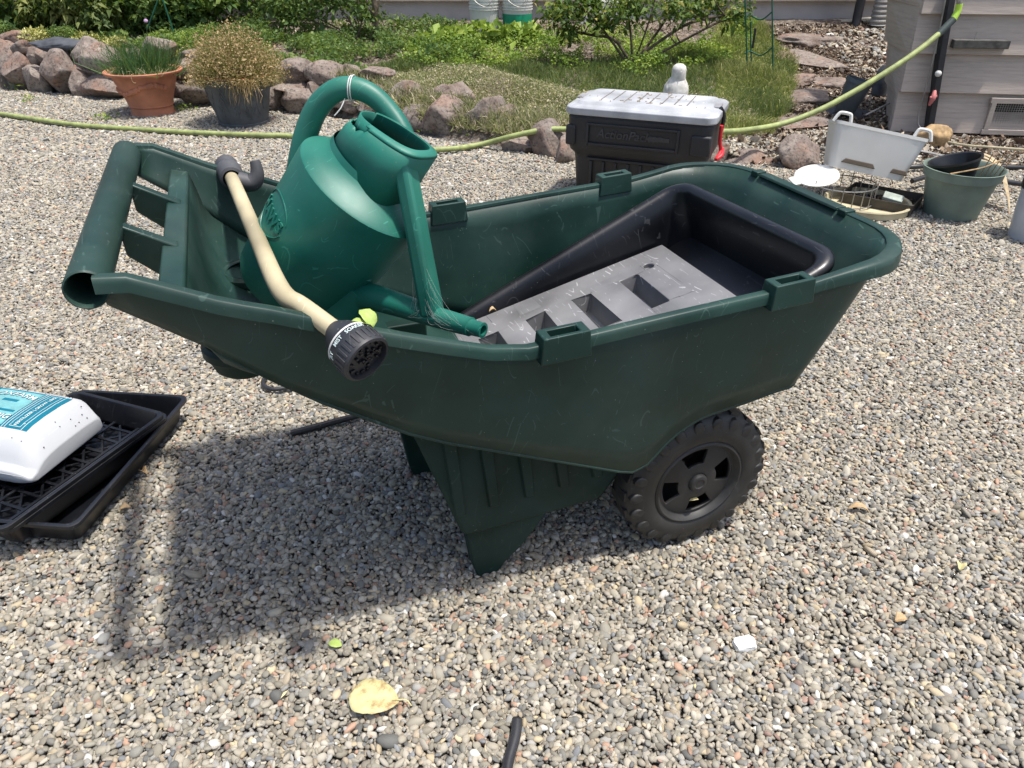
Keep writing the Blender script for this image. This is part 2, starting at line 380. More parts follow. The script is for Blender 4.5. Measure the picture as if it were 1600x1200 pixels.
def scatter(name, pts, rot, scl, col):
    me = bpy.data.meshes.new(name); me.vertices.add(len(pts)); me.vertices.foreach_set('co', pts.astype(np.float32).ravel())
    for nm, ar in (('rot', rot), ('scl', scl)):
        a = me.attributes.new(nm, 'FLOAT_VECTOR', 'POINT'); a.data.foreach_set('vector', ar.astype(np.float32).ravel())
    me.update(); me.materials.append(M['pebble'])
    o = bpy.data.objects.new(name, me); S.collection.objects.link(o)
    ng = bpy.data.node_groups.new(name, 'GeometryNodeTree')
    ng.interface.new_socket('Geometry', in_out='INPUT', socket_type='NodeSocketGeometry')
    ng.interface.new_socket('Geometry', in_out='OUTPUT', socket_type='NodeSocketGeometry')
    gi = ng.nodes.new('NodeGroupInput'); go = ng.nodes.new('NodeGroupOutput')
    iop = ng.nodes.new('GeometryNodeInstanceOnPoints'); ci = ng.nodes.new('GeometryNodeCollectionInfo')
    ci.inputs['Collection'].default_value = col; ci.inputs['Separate Children'].default_value = True; ci.inputs['Reset Children'].default_value = True
    ra = ng.nodes.new('GeometryNodeInputNamedAttribute'); ra.data_type = 'FLOAT_VECTOR'; ra.inputs[0].default_value = 'rot'
    sa = ng.nodes.new('GeometryNodeInputNamedAttribute'); sa.data_type = 'FLOAT_VECTOR'; sa.inputs[0].default_value = 'scl'
    e2r = ng.nodes.new('FunctionNodeEulerToRotation')
    L = ng.links.new
    L(gi.outputs[0], iop.inputs['Points']); L(ci.outputs[0], iop.inputs['Instance']); iop.inputs['Pick Instance'].default_value = True
    L(ra.outputs[0], e2r.inputs[0]); L(e2r.outputs[0], iop.inputs['Rotation']); L(sa.outputs[0], iop.inputs['Scale'])
    L(iop.outputs[0], go.inputs[0])
    m = o.modifiers.new('stones', 'NODES'); m.node_group = ng
    return o
rs = np.random.RandomState(5)
def zone(y0, y1, d, size, layers, pad):
    P_, S_ = [], []
    for L in range(layers):
        ys = np.arange(y0, y1, d*.88); out = []
        for k, y in enumerate(ys):
            hw = .70*(y*.848+.583)+pad
            x = np.arange(-hw-(.6 if y > 1 else 0), hw, d)+(d/2 if k % 2 else 0)+L*d*.4
            out.append(np.stack([x, np.full_like(x, y+L*d*.3)], 1))
        p = np.concatenate(out); p += rs.normal(0, d*.30, p.shape)
        s = size*np.exp(rs.normal(0, .27, len(p)))
        z = rs.uniform(-.005, .0015, len(p))+L*.0025-.0005
        if L:                                     # a sparser upper layer
            kp = rs.rand(len(p)) < .55; p, s, z = p[kp], s[kp], z[kp]
        P_.append(np.column_stack([p, z])); S_.append(s)
    return np.concatenate(P_), np.concatenate(S_)
zs = [zone(.36, 2.5, .0085, .0111, 2, .60), zone(2.5, 4.0, .0102, .0132, 1, .7), zone(4.0, 6.5, .0140, .0180, 1, .8)]
gp = np.concatenate([z[0] for z in zs]); gs = np.concatenate([z[1] for z in zs])
wy = np.interp(gp[:, 0], WX, WYS)
kp = gp[:, 1] < wy+.04; gp, gs = gp[kp], gs[kp]
gp[:, 2] += .004*np.sin(gp[:, 0]*5.1+1)*np.sin(gp[:, 1]*4.3)
rot = np.column_stack([rs.normal(0, .42, len(gp)), rs.normal(0, .42, len(gp)), rs.uniform(0, 6.283, len(gp))])
scl = gs[:, None]*np.exp(rs.normal(0, .10, (len(gp), 3)))
tag(scatter('gravel', gp, rot, scl, PEB), 'loose pea gravel of beige, grey and brown stones covering the yard', 'gravel', kind='stuff')

# ------------------------------------------------------------ rocks of the edging
def rock(name, cx, cy, w, h, Y, label, cut=.55, grp='boulders edging the raised garden bed', seed=0, depth=None, mat='rock', sink=0):
    g_ = atz(cx, cy+h*.5, -.015).y+.10
    Y = min(Y, g_) if grp and 'boulders' in grp else Y
    c = at(cx, cy, Y); k = pxm(Y, c.z); q_ = 1.5 if 575 < cx < 900 else 1.36; W, H_ = w*k*q_, h*k*q_
    D_ = depth or max(.75*W, .9*H_)
    rd = random.Random(seed or int(cx*31+cy*7)); off = Vector((cx*.13, cy*.21, 3))
    bm = bmesh.new(); bmesh.ops.create_icosphere(bm, subdivisions=4, radius=1)
    cuts = [(Vector((rd.uniform(-1, 1), rd.uniform(-1, .4), rd.uniform(-.9, 1))).normalized(), rd.uniform(cut-.08, .9)) for _ in range(10)]
    for v in bm.verts:
        p = v.co.copy()
        for n_, t in cuts:
            d = p.dot(n_)
            if d > t: p -= n_*(d-t)*.85
        p *= 1+.16*noise.noise(v.co*1.3+off)+.06*noise.noise(v.co*4+off)+.022*noise.noise(v.co*11+off)
        v.co = p
    mx = [max(abs(v.co[i]) for v in bm.verts) for i in range(3)]
    for v in bm.verts: v.co = Vector((v.co.x/mx[0]*W/2, v.co.y/mx[1]*D_/2, v.co.z/mx[2]*H_/2))
    me = bpy.data.meshes.new(name); bm.to_mesh(me); bm.free(); me.shade_smooth(); me.materials.append(M[mat])
    o = bpy.data.objects.new(name, me); S.collection.objects.link(o)
    o.location = c+Vector((0, D_*.25, sink)); o.rotation_euler = (0, rd.uniform(-.12, .12), rd.uniform(-.3, .3))
    return tag(o, label, 'rock', grp)
G = 'left of the terracotta pot'
RK = [
 (18, 66, 42, 24, 6.3, 'jagged grey rock at the far left end of the top row'), (31, 78, 32, 22, 6.22, 'small rounded grey rock second along the top row at far left'),
 (9, 98, 44, 54, 6.22, 'large pinkish rock cut by the left edge of the picture'), (28, 114, 46, 54, 6.1, 'tall tilted grey rock near the left edge'),
 (52, 93, 24, 26, 6.15, 'small red-brown rock wedged between grey ones'), (71, 90, 27, 23, 6.12, 'small pink rounded rock under the dark slate'),
 (95, 82, 30, 30, 6.05, 'grey rock touching the round brown one on top of the wall'), (131, 84, 48, 35, 5.95, 'round brown rock on top beside the yellow succulent'),
 (53, 124, 44, 40, 5.98, 'squat grey-brown rock in the bottom row left of the orange-faced boulder'), (88, 118, 50, 56, 5.92, 'big boulder with an orange-stained face'),
 (121, 130, 30, 40, 5.88, 'narrow dark grey rock right of the orange-faced boulder'), (124, 109, 46, 26, 5.95, 'brown rock tucked under the round top rock'),
 (161, 101, 60, 46, 5.8, 'large speckled grey rock just left of the terracotta pot'), (154, 137, 70, 34, 5.72, 'low flat-topped boulder at the foot of the wall by the terracotta pot'),
 (240, 77, 46, 28, 5.85, 'grey rock behind the chives in the terracotta pot'), (205, 112, 44, 50, 5.8, 'dark rock hidden behind the terracotta pot'),
 (295, 114, 48, 32, 5.55, 'dark rounded rock between the two plant pots, upper'), (304, 142, 48, 34, 5.45, 'brown rock between the two plant pots, lower right'), (277, 140, 32, 26, 5.5, 'small brown rock between the two plant pots, lower left'), (300, 88, 36, 20, 5.7, 'pale flat rock above the gap between the two plant pots'),
 (360, 130, 60, 50, 5.5, 'broad rock behind the slate-grey pot'),
 (426, 125, 30, 36, 5.42, 'grey rock with a white lichen patch right of the slate-grey pot'), (464, 117, 50, 35, 5.4, 'rounded brown boulder left of the watering can handle, top row'),
 (507, 122, 50, 36, 5.35, 'rounded red-brown boulder behind the watering can handle, top row'), (460, 141, 56, 14, 5.32, 'thin flat slab lying under the rounded brown boulder'),
 (424, 154, 28, 24, 5.3, 'small dark rock at the foot of the wall beside the slate-grey pot'), (462, 163, 50, 34, 5.24, 'angular rock leaning at the foot of the wall, left of the watering can handle'),
 (491, 148, 30, 28, 5.3, 'small brown rock under the red-brown boulder'), (542, 160, 56, 30, 5.15, 'rock seen through the watering can handle loop'),
 (549, 114, 34, 20, 5.4, 'small pinkish rock above the watering can handle'), (588, 117, 44, 18, 5.3, 'low rock half buried in the dry thyme right of the can handle'), (585, 165, 44, 40, 5.1, 'dark rock behind the neck of the watering can'),
 (633, 158, 48, 40, 5.05, 'dark purple-brown rock right of the watering can mouth'), (671, 168, 42, 34, 4.95, 'round lichened rock in the top row under the dry thyme'),
 (711, 152, 56, 34, 4.95, 'pale grey-topped rock resting highest amid the dry thyme'), (652, 192, 48, 38, 4.9, 'brown rock at the wall foot behind the watering can'),
 (701, 193, 64, 54, 4.8, 'big triangular brown boulder'), (757, 194, 46, 62, 4.68, 'tall narrow boulder with a grey crest'), (786, 212, 28, 26, 4.6, 'small dark rock right of the tall narrow boulder'),
 (604, 186, 34, 26, 4.9, 'low dark boulder at the wall foot hidden partly by the can neck'), (735, 206, 26, 30, 4.6, 'wedge-shaped brown boulder between the triangular and the tall one'), (838, 206, 30, 22, 4.5, 'small grey boulder just above the rising hose'), (690, 146, 30, 20, 5.0, 'small lichened boulder peeping from the dry thyme'), (792, 186, 30, 30, 4.6, 'brown boulder right of the tall grey-crested one, half under thyme'),
 (812, 233, 40, 30, 4.5, 'red-brown rock under the rising hose'), (862, 228, 52, 50, 4.45, 'lichened grey rock left of the black storage trunk'), (885, 247, 24, 40, 4.3, 'narrow rock against the left side of the storage trunk'),
 (1122, 244, 44, 36, 4.25, 'pinkish rock just right of the storage trunk'), (1172, 254, 64, 24, 4.2, 'low red rock half sunk in the gravelly slope'), (1252, 249, 50, 52, 4.1, 'grey standing rock left of the white dish tub')]
for cx, cy, w_, h_, Y, lab in RK:
    rock('boulder', cx, cy, w_, h_, Y, lab)
rock('slate_slab', 84, 71, 62, 17, 6.0, 'dark slate slab laid on top of the rock edging', cut=.4, grp=None, mat='slate', depth=.16)
# stepping stones on the sloping path
for cx, cy, w_, h_, dd, lab in [(1277, 68, 98, 24, .5, 'topmost thick grey stepping stone on the path'), (1266, 98, 108, 26, .55, 'broad pale grey stepping stone with a raised edge'),
        (1244, 129, 66, 18, .35, 'dark brown flat stepping stone beside the green wire cage'), (1300, 133, 56, 16, .3, 'small dark slab above the tilted blue-grey pot'), (1256, 158, 84, 28, .45, 'pink-tinged stepping stone left of the tilted blue-grey pot'),
        (1236, 197, 120, 16, .3, 'long low reddish slab where the path meets the gravel')]:
    Y = 4.25; 
    for _ in range(60):
        c = at(cx, cy, Y)
        if c.z <= bed_z(c.x, c.y)+.02: break
        Y += .06
    o = rock('stepping_stone', cx, cy, w_, h_, Y, lab, cut=.45, grp='stepping stones climbing to the house', depth=dd)
    o.scale.z = .75

# ------------------------------------------------------------ house wall and shed
def siding(parent, x0, x1, z0, z1, step, name='siding', lean=.012, gap_x=()):
    mb = MB(); z = z0
    while z < z1:
        t = min(step, z1-z)
        mb.add([(x0, -.004-lean, z), (x1, -.004-lean, z), (x1, -.004, z+t), (x0, -.004, z+t), (x0, .02, z), (x1, .02, z), (x1, .02, z+t), (x0, .02, z+t)],
               [(0, 1, 2, 3), (4, 7, 6, 5), (0, 4, 5, 1), (3, 2, 6, 7), (0, 3, 7, 4), (1, 5, 6, 2)])
        z += step
    return mb.build(name, M['paint'], parent, smooth=False)
hw_ = empty('house', (0, 7.6, 0), 0, 'grey-pink house wall with lap siding above a painted concrete footing behind the garden', 'house')
MB().box((-1.5, .10, .05), (17, .16, .90)).build('foundation', M['concrete'], hw_, smooth=False)
siding(hw_, -10, 7, .507, 2.9, .20)
MB().box((-1.5, .0, .512), (17, .075, .022)).build('sill_board', M['paint'], hw_, smooth=False, bevel=.003)
for cxp, lab in ((912, 'vent_opening'),):
    p = at(955, 8, 7.58); MB().box((p.x, -.02, p.z), (.30, .03, .16)).build('opening_shade', simple('dark_gap', (.02, .018, .016), .9), hw_, smooth=False)  # solid dark box, the opening's shade put into its colour
# shed at the right: front face runs from the corner to the right and nearer
SC = at(1392, 199, 4.7); SC.z = 0
shed = empty('shed', SC, R(-1.6-12), 'grey-pink shed corner with wide weathered lap boards and a mesh vent', 'shed')
shed.rotation_euler = (0, 0, math.atan2(-.10, .78))
zc = [.02, .248, .46, .668, .88, 1.10, 1.32, 1.54, 1.76, 1.98, 2.2]
mb = MB()
for i in range(len(zc)-1):
    z0, z1 = zc[i], zc[i+1]
    mb.add([(-.012, -.040, z0), (3.2, -.040, z0), (3.2, -.008, z1+.01), (-.012, -.008, z1+.01), (-.012, .02, z0), (3.2, .02, z0), (3.2, .02, z1+.01), (-.012, .02, z1+.01)],
           [(0, 1, 2, 3), (4, 7, 6, 5), (0, 4, 5, 1), (3, 2, 6, 7), (0, 3, 7, 4), (1, 5, 6, 2)])
mb.build('siding', M['paint'], shed, smooth=False, bevel=.002)
MB().box((1.6, .05, -.09), (3.15, .06, .24)).build('foundation', M['concrete'], shed, smooth=False)
mb = MB(); n = 5
def toshed(p):
    th_ = shed.rotation_euler.z; q = p-SC; return Vector((q.x*math.cos(th_)+q.y*math.sin(th_), -q.x*math.sin(th_)+q.y*math.cos(th_), q.z))
lo, hi = toshed(at(1387, 190, 5.3)), toshed(at(1389, -40, 5.3))
for i in range(n):       # side face, boards running back and leaning outwards at the top
    z0, z1 = i*.25-.05, (i+1)*.25-.05
    X = lambda z: lo.x+(hi.x-lo.x)*(z-lo.z)/(hi.z-lo.z)
    mb.add([(-.014, -.01, z0), (-.014, -.01, z1), (X(z1), lo.y, z1), (X(z0)-.02, lo.y, z0), (.03, -.01, z0), (.03, -.01, z1), (.3, lo.y, z1), (.3, lo.y, z0)],
           [(0, 3, 2, 1), (4, 5, 6, 7), (0, 1, 5, 4), (1, 2, 6, 5), (2, 3, 7, 6), (3, 0, 4, 7)])
mb.build('side_boards', M['paint'], shed, smooth=False)
def shed_pt(px, py, out=.03):    # point on the shed's front plane
    th_ = shed.rotation_euler.z; nx = Vector((math.sin(th_), -math.cos(th_), 0)); o_ = SC+nx*out
    d = Vector(ray(px, py)); t = (o_-Vector(CAM)).dot(nx)/d.dot(nx); p = Vector(CAM)+d*t
    q = p-SC; c_, s_ = math.cos(th_), math.sin(th_)
    return Vector((q.x*c_+q.y*s_, -q.x*s_+q.y*c_, q.z))
a_, b_ = shed_pt(1556, 160), shed_pt(1640, 205)
W_, H_ = b_.x-a_.x, a_.z-b_.z; cxv, czv = (a_.x+b_.x)/2, (a_.z+b_.z)/2
vent = MB()
for dx, dz, sx, sz in ((0, H_/2+.012, W_+.07, .03), (0, -H_/2-.012, W_+.07, .03), (-W_/2-.012, 0, .028, H_), (W_/2+.012, 0, .028, H_)):
    vent.box((cxv+dx, -.036, czv+dz), (sx, .022, sz))
vf = vent.build('vent', M['paint'], shed, smooth=False, bevel=.002)
MB().box((cxv, -.018, czv), (W_, .01, H_)).build('vent_dark_sheet', simple('dark_gap2', (.015, .014, .013), .9), vf, smooth=False)  # dark sheet added for the shade behind the vent mesh
mg = MB()
for i in range(26): mg.box((a_.x+W_*(i+.5)/26, -.031, czv), (.0022, .002, H_))
for i in range(13): mg.box((cxv, -.029, b_.z+H_*(i+.5)/13), (W_, .002, .0022))
mg.build('vent_mesh', M['metal'], vf, smooth=False)
# black leaning pipe cover
p0, p1 = shed_pt(1447, 222, .06), shed_pt(1489, -30, .06)
pb = MB(); d = (p1-p0); L_ = d.length
Mx = Matrix.Translation((p0+p1)/2) @ d.to_track_quat('Z', 'Y').to_matrix().to_4x4()
pb.box((0, 0, 0), (.075, .035, L_*1.02), Mx)
po = pb.build('pipe_cover', plastic('black_painted_wood', (.012, .013, .016), .55, .4, .7), None, smooth=False, bevel=.004)
def shed_to_world(o): o.location = shed.location; o.rotation_euler = shed.rotation_euler; return o
tag(shed_to_world(po), 'black painted board leaning up the shed wall over the water pipe', 'board')
q = shed_pt(1466, 115, .10)
tag(shed_to_world(MB().lathe([(.001, .016), (.010, .015), (.0165, .008), (.018, 0), (.0165, -.008), (.010, -.015), (.001, -.016)], 16, Matrix.Translation(q)).build('garden_knob_fitting', M['white'])), 'round white knob fixed on the black board', 'knob')
q = shed_pt(1457, 152, .10); fv = MB()
fv.tube([q+Vector((.008, .02, .045)), q+Vector((.004, 0, .02)), q+Vector((0, -.01, -.005)), q+Vector((-.006, 0, -.045))], [.008, .013, .016, .007], 10)
vv = fv.build('hose_valve', M['pink']); vv.data.materials[0] = M['pink']
shed_to_world(vv); tag(vv, 'faded red hose valve on the black board above the round stone', 'valve')
MB().tube([q+Vector((-.018, -.012, .0)), q+Vector((.018, -.012, .008))], .007, 8).build('lever', M['red'], vv)
vv.children[0].data.materials[0] = M['pink']
a2, b2 = shed_pt(1489, 62, .05), shed_pt(1573, 75, .05)
br = MB().box(((a2.x+b2.x)/2, -.055, (a2.z+b2.z)/2), (b2.x-a2.x, .05, .045)).build('wood_bracket', simple('grey_wood', (.09, .085, .075), .9, var=.5, scale=25, bmp=.6), None, smooth=False, bevel=.004)
tag(shed_to_world(br), 'short weathered wood block nailed to the shed siding', 'wood block')
MB().tube([(a2.x+.11, -.06, a2.z-.01), (a2.x+.113, -.062, a2.z+.045)], .0025, 6).build('nail', M['metal'], br)
wl = MB().tube([shed_pt(1478, -5, .09), shed_pt(1461, 80, .08), shed_pt(1443, 150, .08), shed_pt(1434, 186, .09), shed_pt(1438, 200, .1), shed_pt(1447, 208, .13)], .0045, 8).build('supply_wire', M['metal'])
tag(shed_to_world(wl), 'thin grey cable running down beside the black board', 'cable')

# downspout, black pole, footing lump near the house corner
p = at(1380, 22, 7.35); ds = empty('downspout', (p.x, p.y, 0), 0, 'pale downspout ending in a ribbed grey elbow at the house corner', 'downspout')
zt = p.z
MB().box((.01, .06, 1.6), (.10, .08, 2.1)).build('pipe', M['paint'], ds, smooth=False, bevel=.01)
rb = []
for i in range(29):
    t = i/28; r_ = .068+(.006 if i % 4 < 2 else -.004)
    rb.append((r_, .18, .02-.26*t*1.0, t))
prof = [[(-.03*t-.015+r_*math.cos(2*math.pi*j/20), .02-.05*t+r_*math.sin(2*math.pi*j/20), .60-.27*t) for j in range(20)] for r_, _, _, t in rb]
MB().rings(prof).build('ribbed_elbow', simple('elbow_grey', (.24, .23, .21), .7), ds)
p = at(1341, 20, 7.4)
tag(MB().tube([(p.x+.02, 7.4, 1.6), (p.x, 7.4, p.z+.1), (p.x-.01, 7.36, .28)], .04, 12).build('drain_pole', M['cooler']), 'black drainpipe left of the ribbed downspout elbow', 'drainpipe')
p = at(1326, 32, 7.5)
tag(MB().tube([(p.x-.07, 7.5, p.z-.03), (p.x+.25, 7.5, p.z+.0)], .035, 10).build('cross_pipe', simple('pale_pipe', (.36, .33, .26), .8), None), 'short pale pipe stub behind the black drainpipe', 'pipe')

# buckets by the house wall
def bucket(px, lab, band):
    p = at(px, 38, 7.15); e = empty('bucket', (p.x, 7.15, bed_z(p.x, 7.15)), 0, lab, 'bucket', 'buckets against the house wall')
    r0 = .128; pr = [(r0*.93, 0), (r0*.95, .01), (r0*.99, .15)]
    for z in (.17, .19, .215, .24, .262): pr += [(r0*1.0, z-.004), (r0*1.05, z-.003), (r0*1.05, z+.003), (r0*1.0, z+.004)]
    pr += [(r0*1.03, .37), (r0*1.07, .372), (r0*1.07, .385)]
    MB().lathe(pr, 28, caps=(True, False)).build('pail', M['white'], e, solid=.003)
    if band: MB().lathe([(r0*.965, .012), (r0*1.012, .135), (r0*1.008, .137), (r0*.955, .012)], 28, caps=(False, False)).build('green_band', M['greenband'], e)
    MB().tube([(-r0*1.05, 0, .36), (-.08, -r0*1.1, .25), (.02, -r0*1.2, .20), (.09, -r0*1.0, .27), (r0*1.05, 0, .36)], .0025, 6).build('bail', M['metal'], e)
bucket(757, 'plain white plastic bucket with a wire bail, left of the pair by the wall', False)
bucket(808, 'white plastic bucket with a green lower band', True)
p = at(935, 10, 7.45); tag(MB().box((p.x, 7.47, .42), (.36, .1, .2)).build('leaning_board', M['white'], smooth=False, bevel=.01), 'white panel leaning on the house behind the rose bush', 'panel')

# ============================================================ THE CART
CART = Vector((V0n := (1.214*math.sin(R(-20))), 1.214*math.cos(R(-20)), 0))
cart = empty('garden_cart', CART, R(20), 'dark green plastic two-wheeled garden cart loaded with a watering can and a black tray', 'garden cart')
ZT = ([-.20, -.15, -.05, .02, .10, .20, .29, .345, .42, .60, .75, .85, .91, .97, 1.06, 1.16], [.757, .752, .703, .678, .642, .604, .573, .562, .564, .575, .583, .588, .597, .607, .614, .618])
ZB = ([-.20, -.083, .007, .169, .229, .397, .55, .575, .603, .651, .70, .728, .797, .88, 1.0], [.72, .627, .544, .430, .397, .320, .250, .242, .251, .300, .325, .331, .336, .346, .352])
zt_ = lambda u: float(np.interp(u, *ZT)); zb_ = lambda u: float(np.interp(u, *ZB))
uts = [-.185, -.15, -.12, -.09, -.06, -.03, 0, .05, .1, .17, .23, .29, .35, .42, .5, .55, .575, .59, .603, .615, .63, .65, .675, .70, .73, .765, .8, .85, .88, .91, .94, .962]
def ubt(u): return u if u <= .603 else .603+(u-.603)*(.898-.603)/(.962-.603)
near = []
for u in uts:
    ub = ubt(u); near.append(((u, -.314, zt_(u)), (ub, -.287 if ub < .6 else -.287+.012*(ub-.6)/.27, zb_(ub))))
for k in range(1, 9):
    t = R(90*k/8)
    top = (.962+.138*math.sin(t), -.176-.138*math.cos(t)); bot = (.898+.055*math.sin(t), -.220-.055*math.cos(t))
    near.append(((top[0], top[1], zt_(top[0])), (bot[0], bot[1], zb_(bot[0]))))
far = [((a[0], -a[1], a[2]), (b[0], -b[1], b[2])) for a, b in reversed(near)]
mid = [((1.100, v, zt_(1.100)), (.953, v*1.2, .352)) for v in (-.1, -.04, .04, .1)]
path = near+mid+far
NL = 6
def wallpt(a, b, t):   # t 0 bottom .. 1 top, slight belly
    bel = .0025*math.sin(math.pi*t)
    p = [b[i]*(1-t)+a[i]*t for i in range(3)]
    nrm = Vector((a[0]-b[0], a[1]-b[1], 0)); nrm = nrm.normalized() if nrm.length > 1e-6 else Vector((0, 0, 0))
    return (p[0]+nrm.x*bel, p[1]+nrm.y*bel, p[2])
mb = MB(); cols = [[wallpt(a, b, j/NL) for a, b in path] for j in range(NL+1)]
mb.rings(cols, close=False, caps=(False, False))
# floor strips between matching stations
rows = []
for i in range(7, len(near)):
    a, b = near[i]; v = b[1]; rows.append([(b[0], v*(1-2*k/10), b[2]-.004*math.sin(math.pi*k/10)) for k in range(11)])
rows.append([(.953, -.220*1.0*(1-2*k/10), .352) for k in range(11)])
def wv(u, z):
    t = min(1, max(0, (z-zb_(u))/(zt_(u)-zb_(u)))); return .287+.027*t-.002
pre = []
for u, z, zc_ in ((-.104, .703, .703), (-.099, .699, .694), (-.095, .688, .662), (-.090, .668, .620), (-.084, .640, .588), (-.072, .612, .562), (-.052, .587, .547), (-.02, .556, .532), (.02, .533, .518)):
    vv_ = wv(u, z); z = max(z, zb_(u)+.003) if u > -.083 else z; pre.append([(u, -vv_*(1-2*k/10), z+(zc_-z)*(0, .75, 1, 1, 1, 1, 1, 1, 1, .75, 0)[k]) for k in range(11)])
tubwall = mb
fl = MB(); fl.rings(pre+rows, close=False, caps=(False, False))
# holes left in the floor sheet
keep = []
for f in fl.f:
    c = sum((Vector(fl.v[i]) for i in f), Vector())/4
    if .09 < c.x < .135 and .02 < c.y < .09: continue
    keep.append(f)
fl.f = keep
tub = tubwall.build('tub', M['cart'], cart, solid=.005); 
fo = fl.build('tub_floor', M['cart'], cart, solid=.005)
# rim flange
def flange(pth, w0, w1, name, parent, lift=0):
    rg = []; n = len(pth)
    for i in range(n):
        p = Vector(pth[i]); a = Vector(pth[max(i-1, 0)]); b = Vector(pth[min(i+1, n-1)])
        t = (b-a); t.z = 0; t.normalize(); nn = Vector((t.y, -t.x, 0))
        k = max(0, min(1, (p.x-.88)/.16)); w = w0+(w1-w0)*k*k*(3-2*k)
        dr = .015+.010*k; e_ = .0035+.006*k; prof = [(-.006, -.003), (-.005, .0025), (-.002, .004), (w-e_, .004), (w-.001, .004-e_*.45), (w+.001, -e_), (w+.002, -dr), (w-.001, -dr), (w-.003, -.004), (.001, -.004)]
        rg.append([(p.x+nn.x*o, p.y+nn.y*o, p.z+z+lift) for o, z in prof])
    return MB().rings(rg, True, (True, True)).build(name, M['cart'], parent, ang=50)
tp = [a for a, b in path]
def dens(pts, k=3):
    out = []
    for i in range(len(pts)-1):
        for j in range(k): out.append(tuple(pts[i][q]*(1-j/k)+pts[i+1][q]*j/k for q in range(3)))
    return out+[pts[-1]]
flange(dens(tp, 2), .013, .022, 'rim', cart)
# raised front lip with two notches
sg = [(1.096, v, zt_(1.12)+.004) for v in np.linspace(-.095, .155, 8)]
lip = MB(); lip.rings([[(p[0]+o, p[1], p[2]+z) for o, z in ((-.005, -.003), (-.003, .002), (.021, .002), (.026, -.004))] for p in sg]); lip.build('front_lip', M['cart'], cart, bevel=.001)
for v in (-.112, .172):
    MB().box((1.104, v, zt_(1.12)+.001), (.026, .022, .012)).build('notch', M['cart'], cart, bevel=.0015)
# grip
gu, gz, gr = -.196, .742, .0245
g = MB(); seg = 28
g.rings([[(gu+r_*math.cos(2*math.pi*j/seg), v, gz+r_*math.sin(2*math.pi*j/seg)) for j in range(seg)] for r_, v in
         ((gr-.004, .2), (gr-.004, -.312), (gr-.002, -.317), (gr, -.315), (gr, .315), (gr-.003, .322), (.001, .322))], True, (False, True))
g.build('handle_grip', M['cart'], cart)
MB().lathe([(gr-.004, 0), (.001, 0)], 20, Matrix.Translation((gu, -.05, gz)) @ Matrix.Rotation(R(90), 4, 'X')).build('grip_plug', M['black'], cart)
# two ribs and the crossbar between grip and tub
for v in (-.098, .106):
    r_ = MB(); hh = .011
    r_.add([(-.178, v-hh, .748), (-.108, v-hh, .708), (-.108, v+hh, .708), (-.178, v+hh, .748), (-.178, v-hh+.004, .700), (-.095, v-hh+.004, .62), (-.095, v+hh-.004, .62), (-.178, v+hh-.004, .700)],
           [(0, 1, 2, 3), (4, 7, 6, 5), (0, 4, 5, 1), (2, 6, 7, 3), (0, 3, 7, 4), (1, 5, 6, 2)])
    r_.build('handle_rib', M['cart'], cart, bevel=.003)
cb = MB(); cb.add([(-.130, -.304, .712), (-.098, -.304, .704), (-.098, .304, .704), (-.130, .304, .712), (-.126, -.286, .672), (-.100, -.286, .662), (-.100, .286, .662), (-.126, .286, .672)],
                  [(0, 1, 2, 3), (4, 7, 6, 5), (0, 4, 5, 1), (2, 6, 7, 3), (0, 3, 7, 4), (1, 5, 6, 2)])
cb.build('crossbar', M['cart'], cart, bevel=.004)
# side gusset plates beside the grip (inside of the side walls)
# cup holders sunk in the floor by the crossbar
for cu_, v in ((-.050, -.150), (-.018, .15)):
    c = MB(); c.lathe([(.046, .012), (.052, .014), (.056, .010), (.056, .0), (.049, -.008), (.043, -.026), (.036, -.032), (.001, -.032)], 30, Matrix.Translation((cu_, v, .552 if v < 0 else .542)), caps=(False, True))
    c.build('cup_holder', M['cart_shaded'] if v < 0 else M['cart'], cart, solid=-.003)
# stake pockets on the rim
for u in (.407, .812):
    for sgn in (-1, 1):
        pk = MB(); z1 = zt_(u)+.020; z0 = zt_(u)-.024; sl = (zt_(u+.04)-zt_(u-.04))/.08
        w2, d2 = .041, .018; wi, di = .024, .0095; cy = sgn*.321
        def rr(w_, d_, z): return [(u+a*w_, cy+b*d_, z+a*w_*sl) for a, b in ((-1, -1), (1, -1), (1, 1), (-1, 1))]
        pk.rings([rr(w2+.001, d2, z0), rr(w2-.003, d2-.001, z1), rr(wi, di, z1), rr(wi, di, z1-.03)], True, (True, True))
        pk.build('stake_pocket', M['cart'], cart, bevel=.0018)
# lower body with ribs, legs
hop = MB(); poly = [(.172, .420), (.262, .128), (.30, .124), (.545, .135), (.585, .19), (.592, .236), (.575, .236), (.40, .312), (.23, .388)]
def hopring(v, s=1.0): return [(p[0], v, p[1]) for p in poly]
hop.rings([hopring(-.228), hopring(.228)], True, (True, True)); hop.build('lower_body', M['cart_shaded'], cart, bevel=.008)
for i, u in enumerate((.240, .305, .375, .445, .515)):
    w2 = .0145; zt2 = zb_(u)+.02; zb2 = .180+.004*i; r_ = MB(); y0, y1 = -.2275, -.2385; ub = u+.018
    r_.add([(u-w2, y0, zt2), (u+w2, y0, zt2), (ub+w2*.7, y0, zb2), (ub-w2*.7, y0, zb2), (u-w2*.8, y1, zt2), (u+w2*.8, y1, zt2), (ub+w2*.55, y1+.002, zb2+.006), (ub-w2*.55, y1+.002, zb2+.006)],
           [(4, 5, 6, 7), (0, 1, 5, 4), (1, 2, 6, 5), (2, 3, 7, 6), (3, 0, 4, 7)])
    r_.build('side_rib', M['cart_shaded'], cart, bevel=.002)
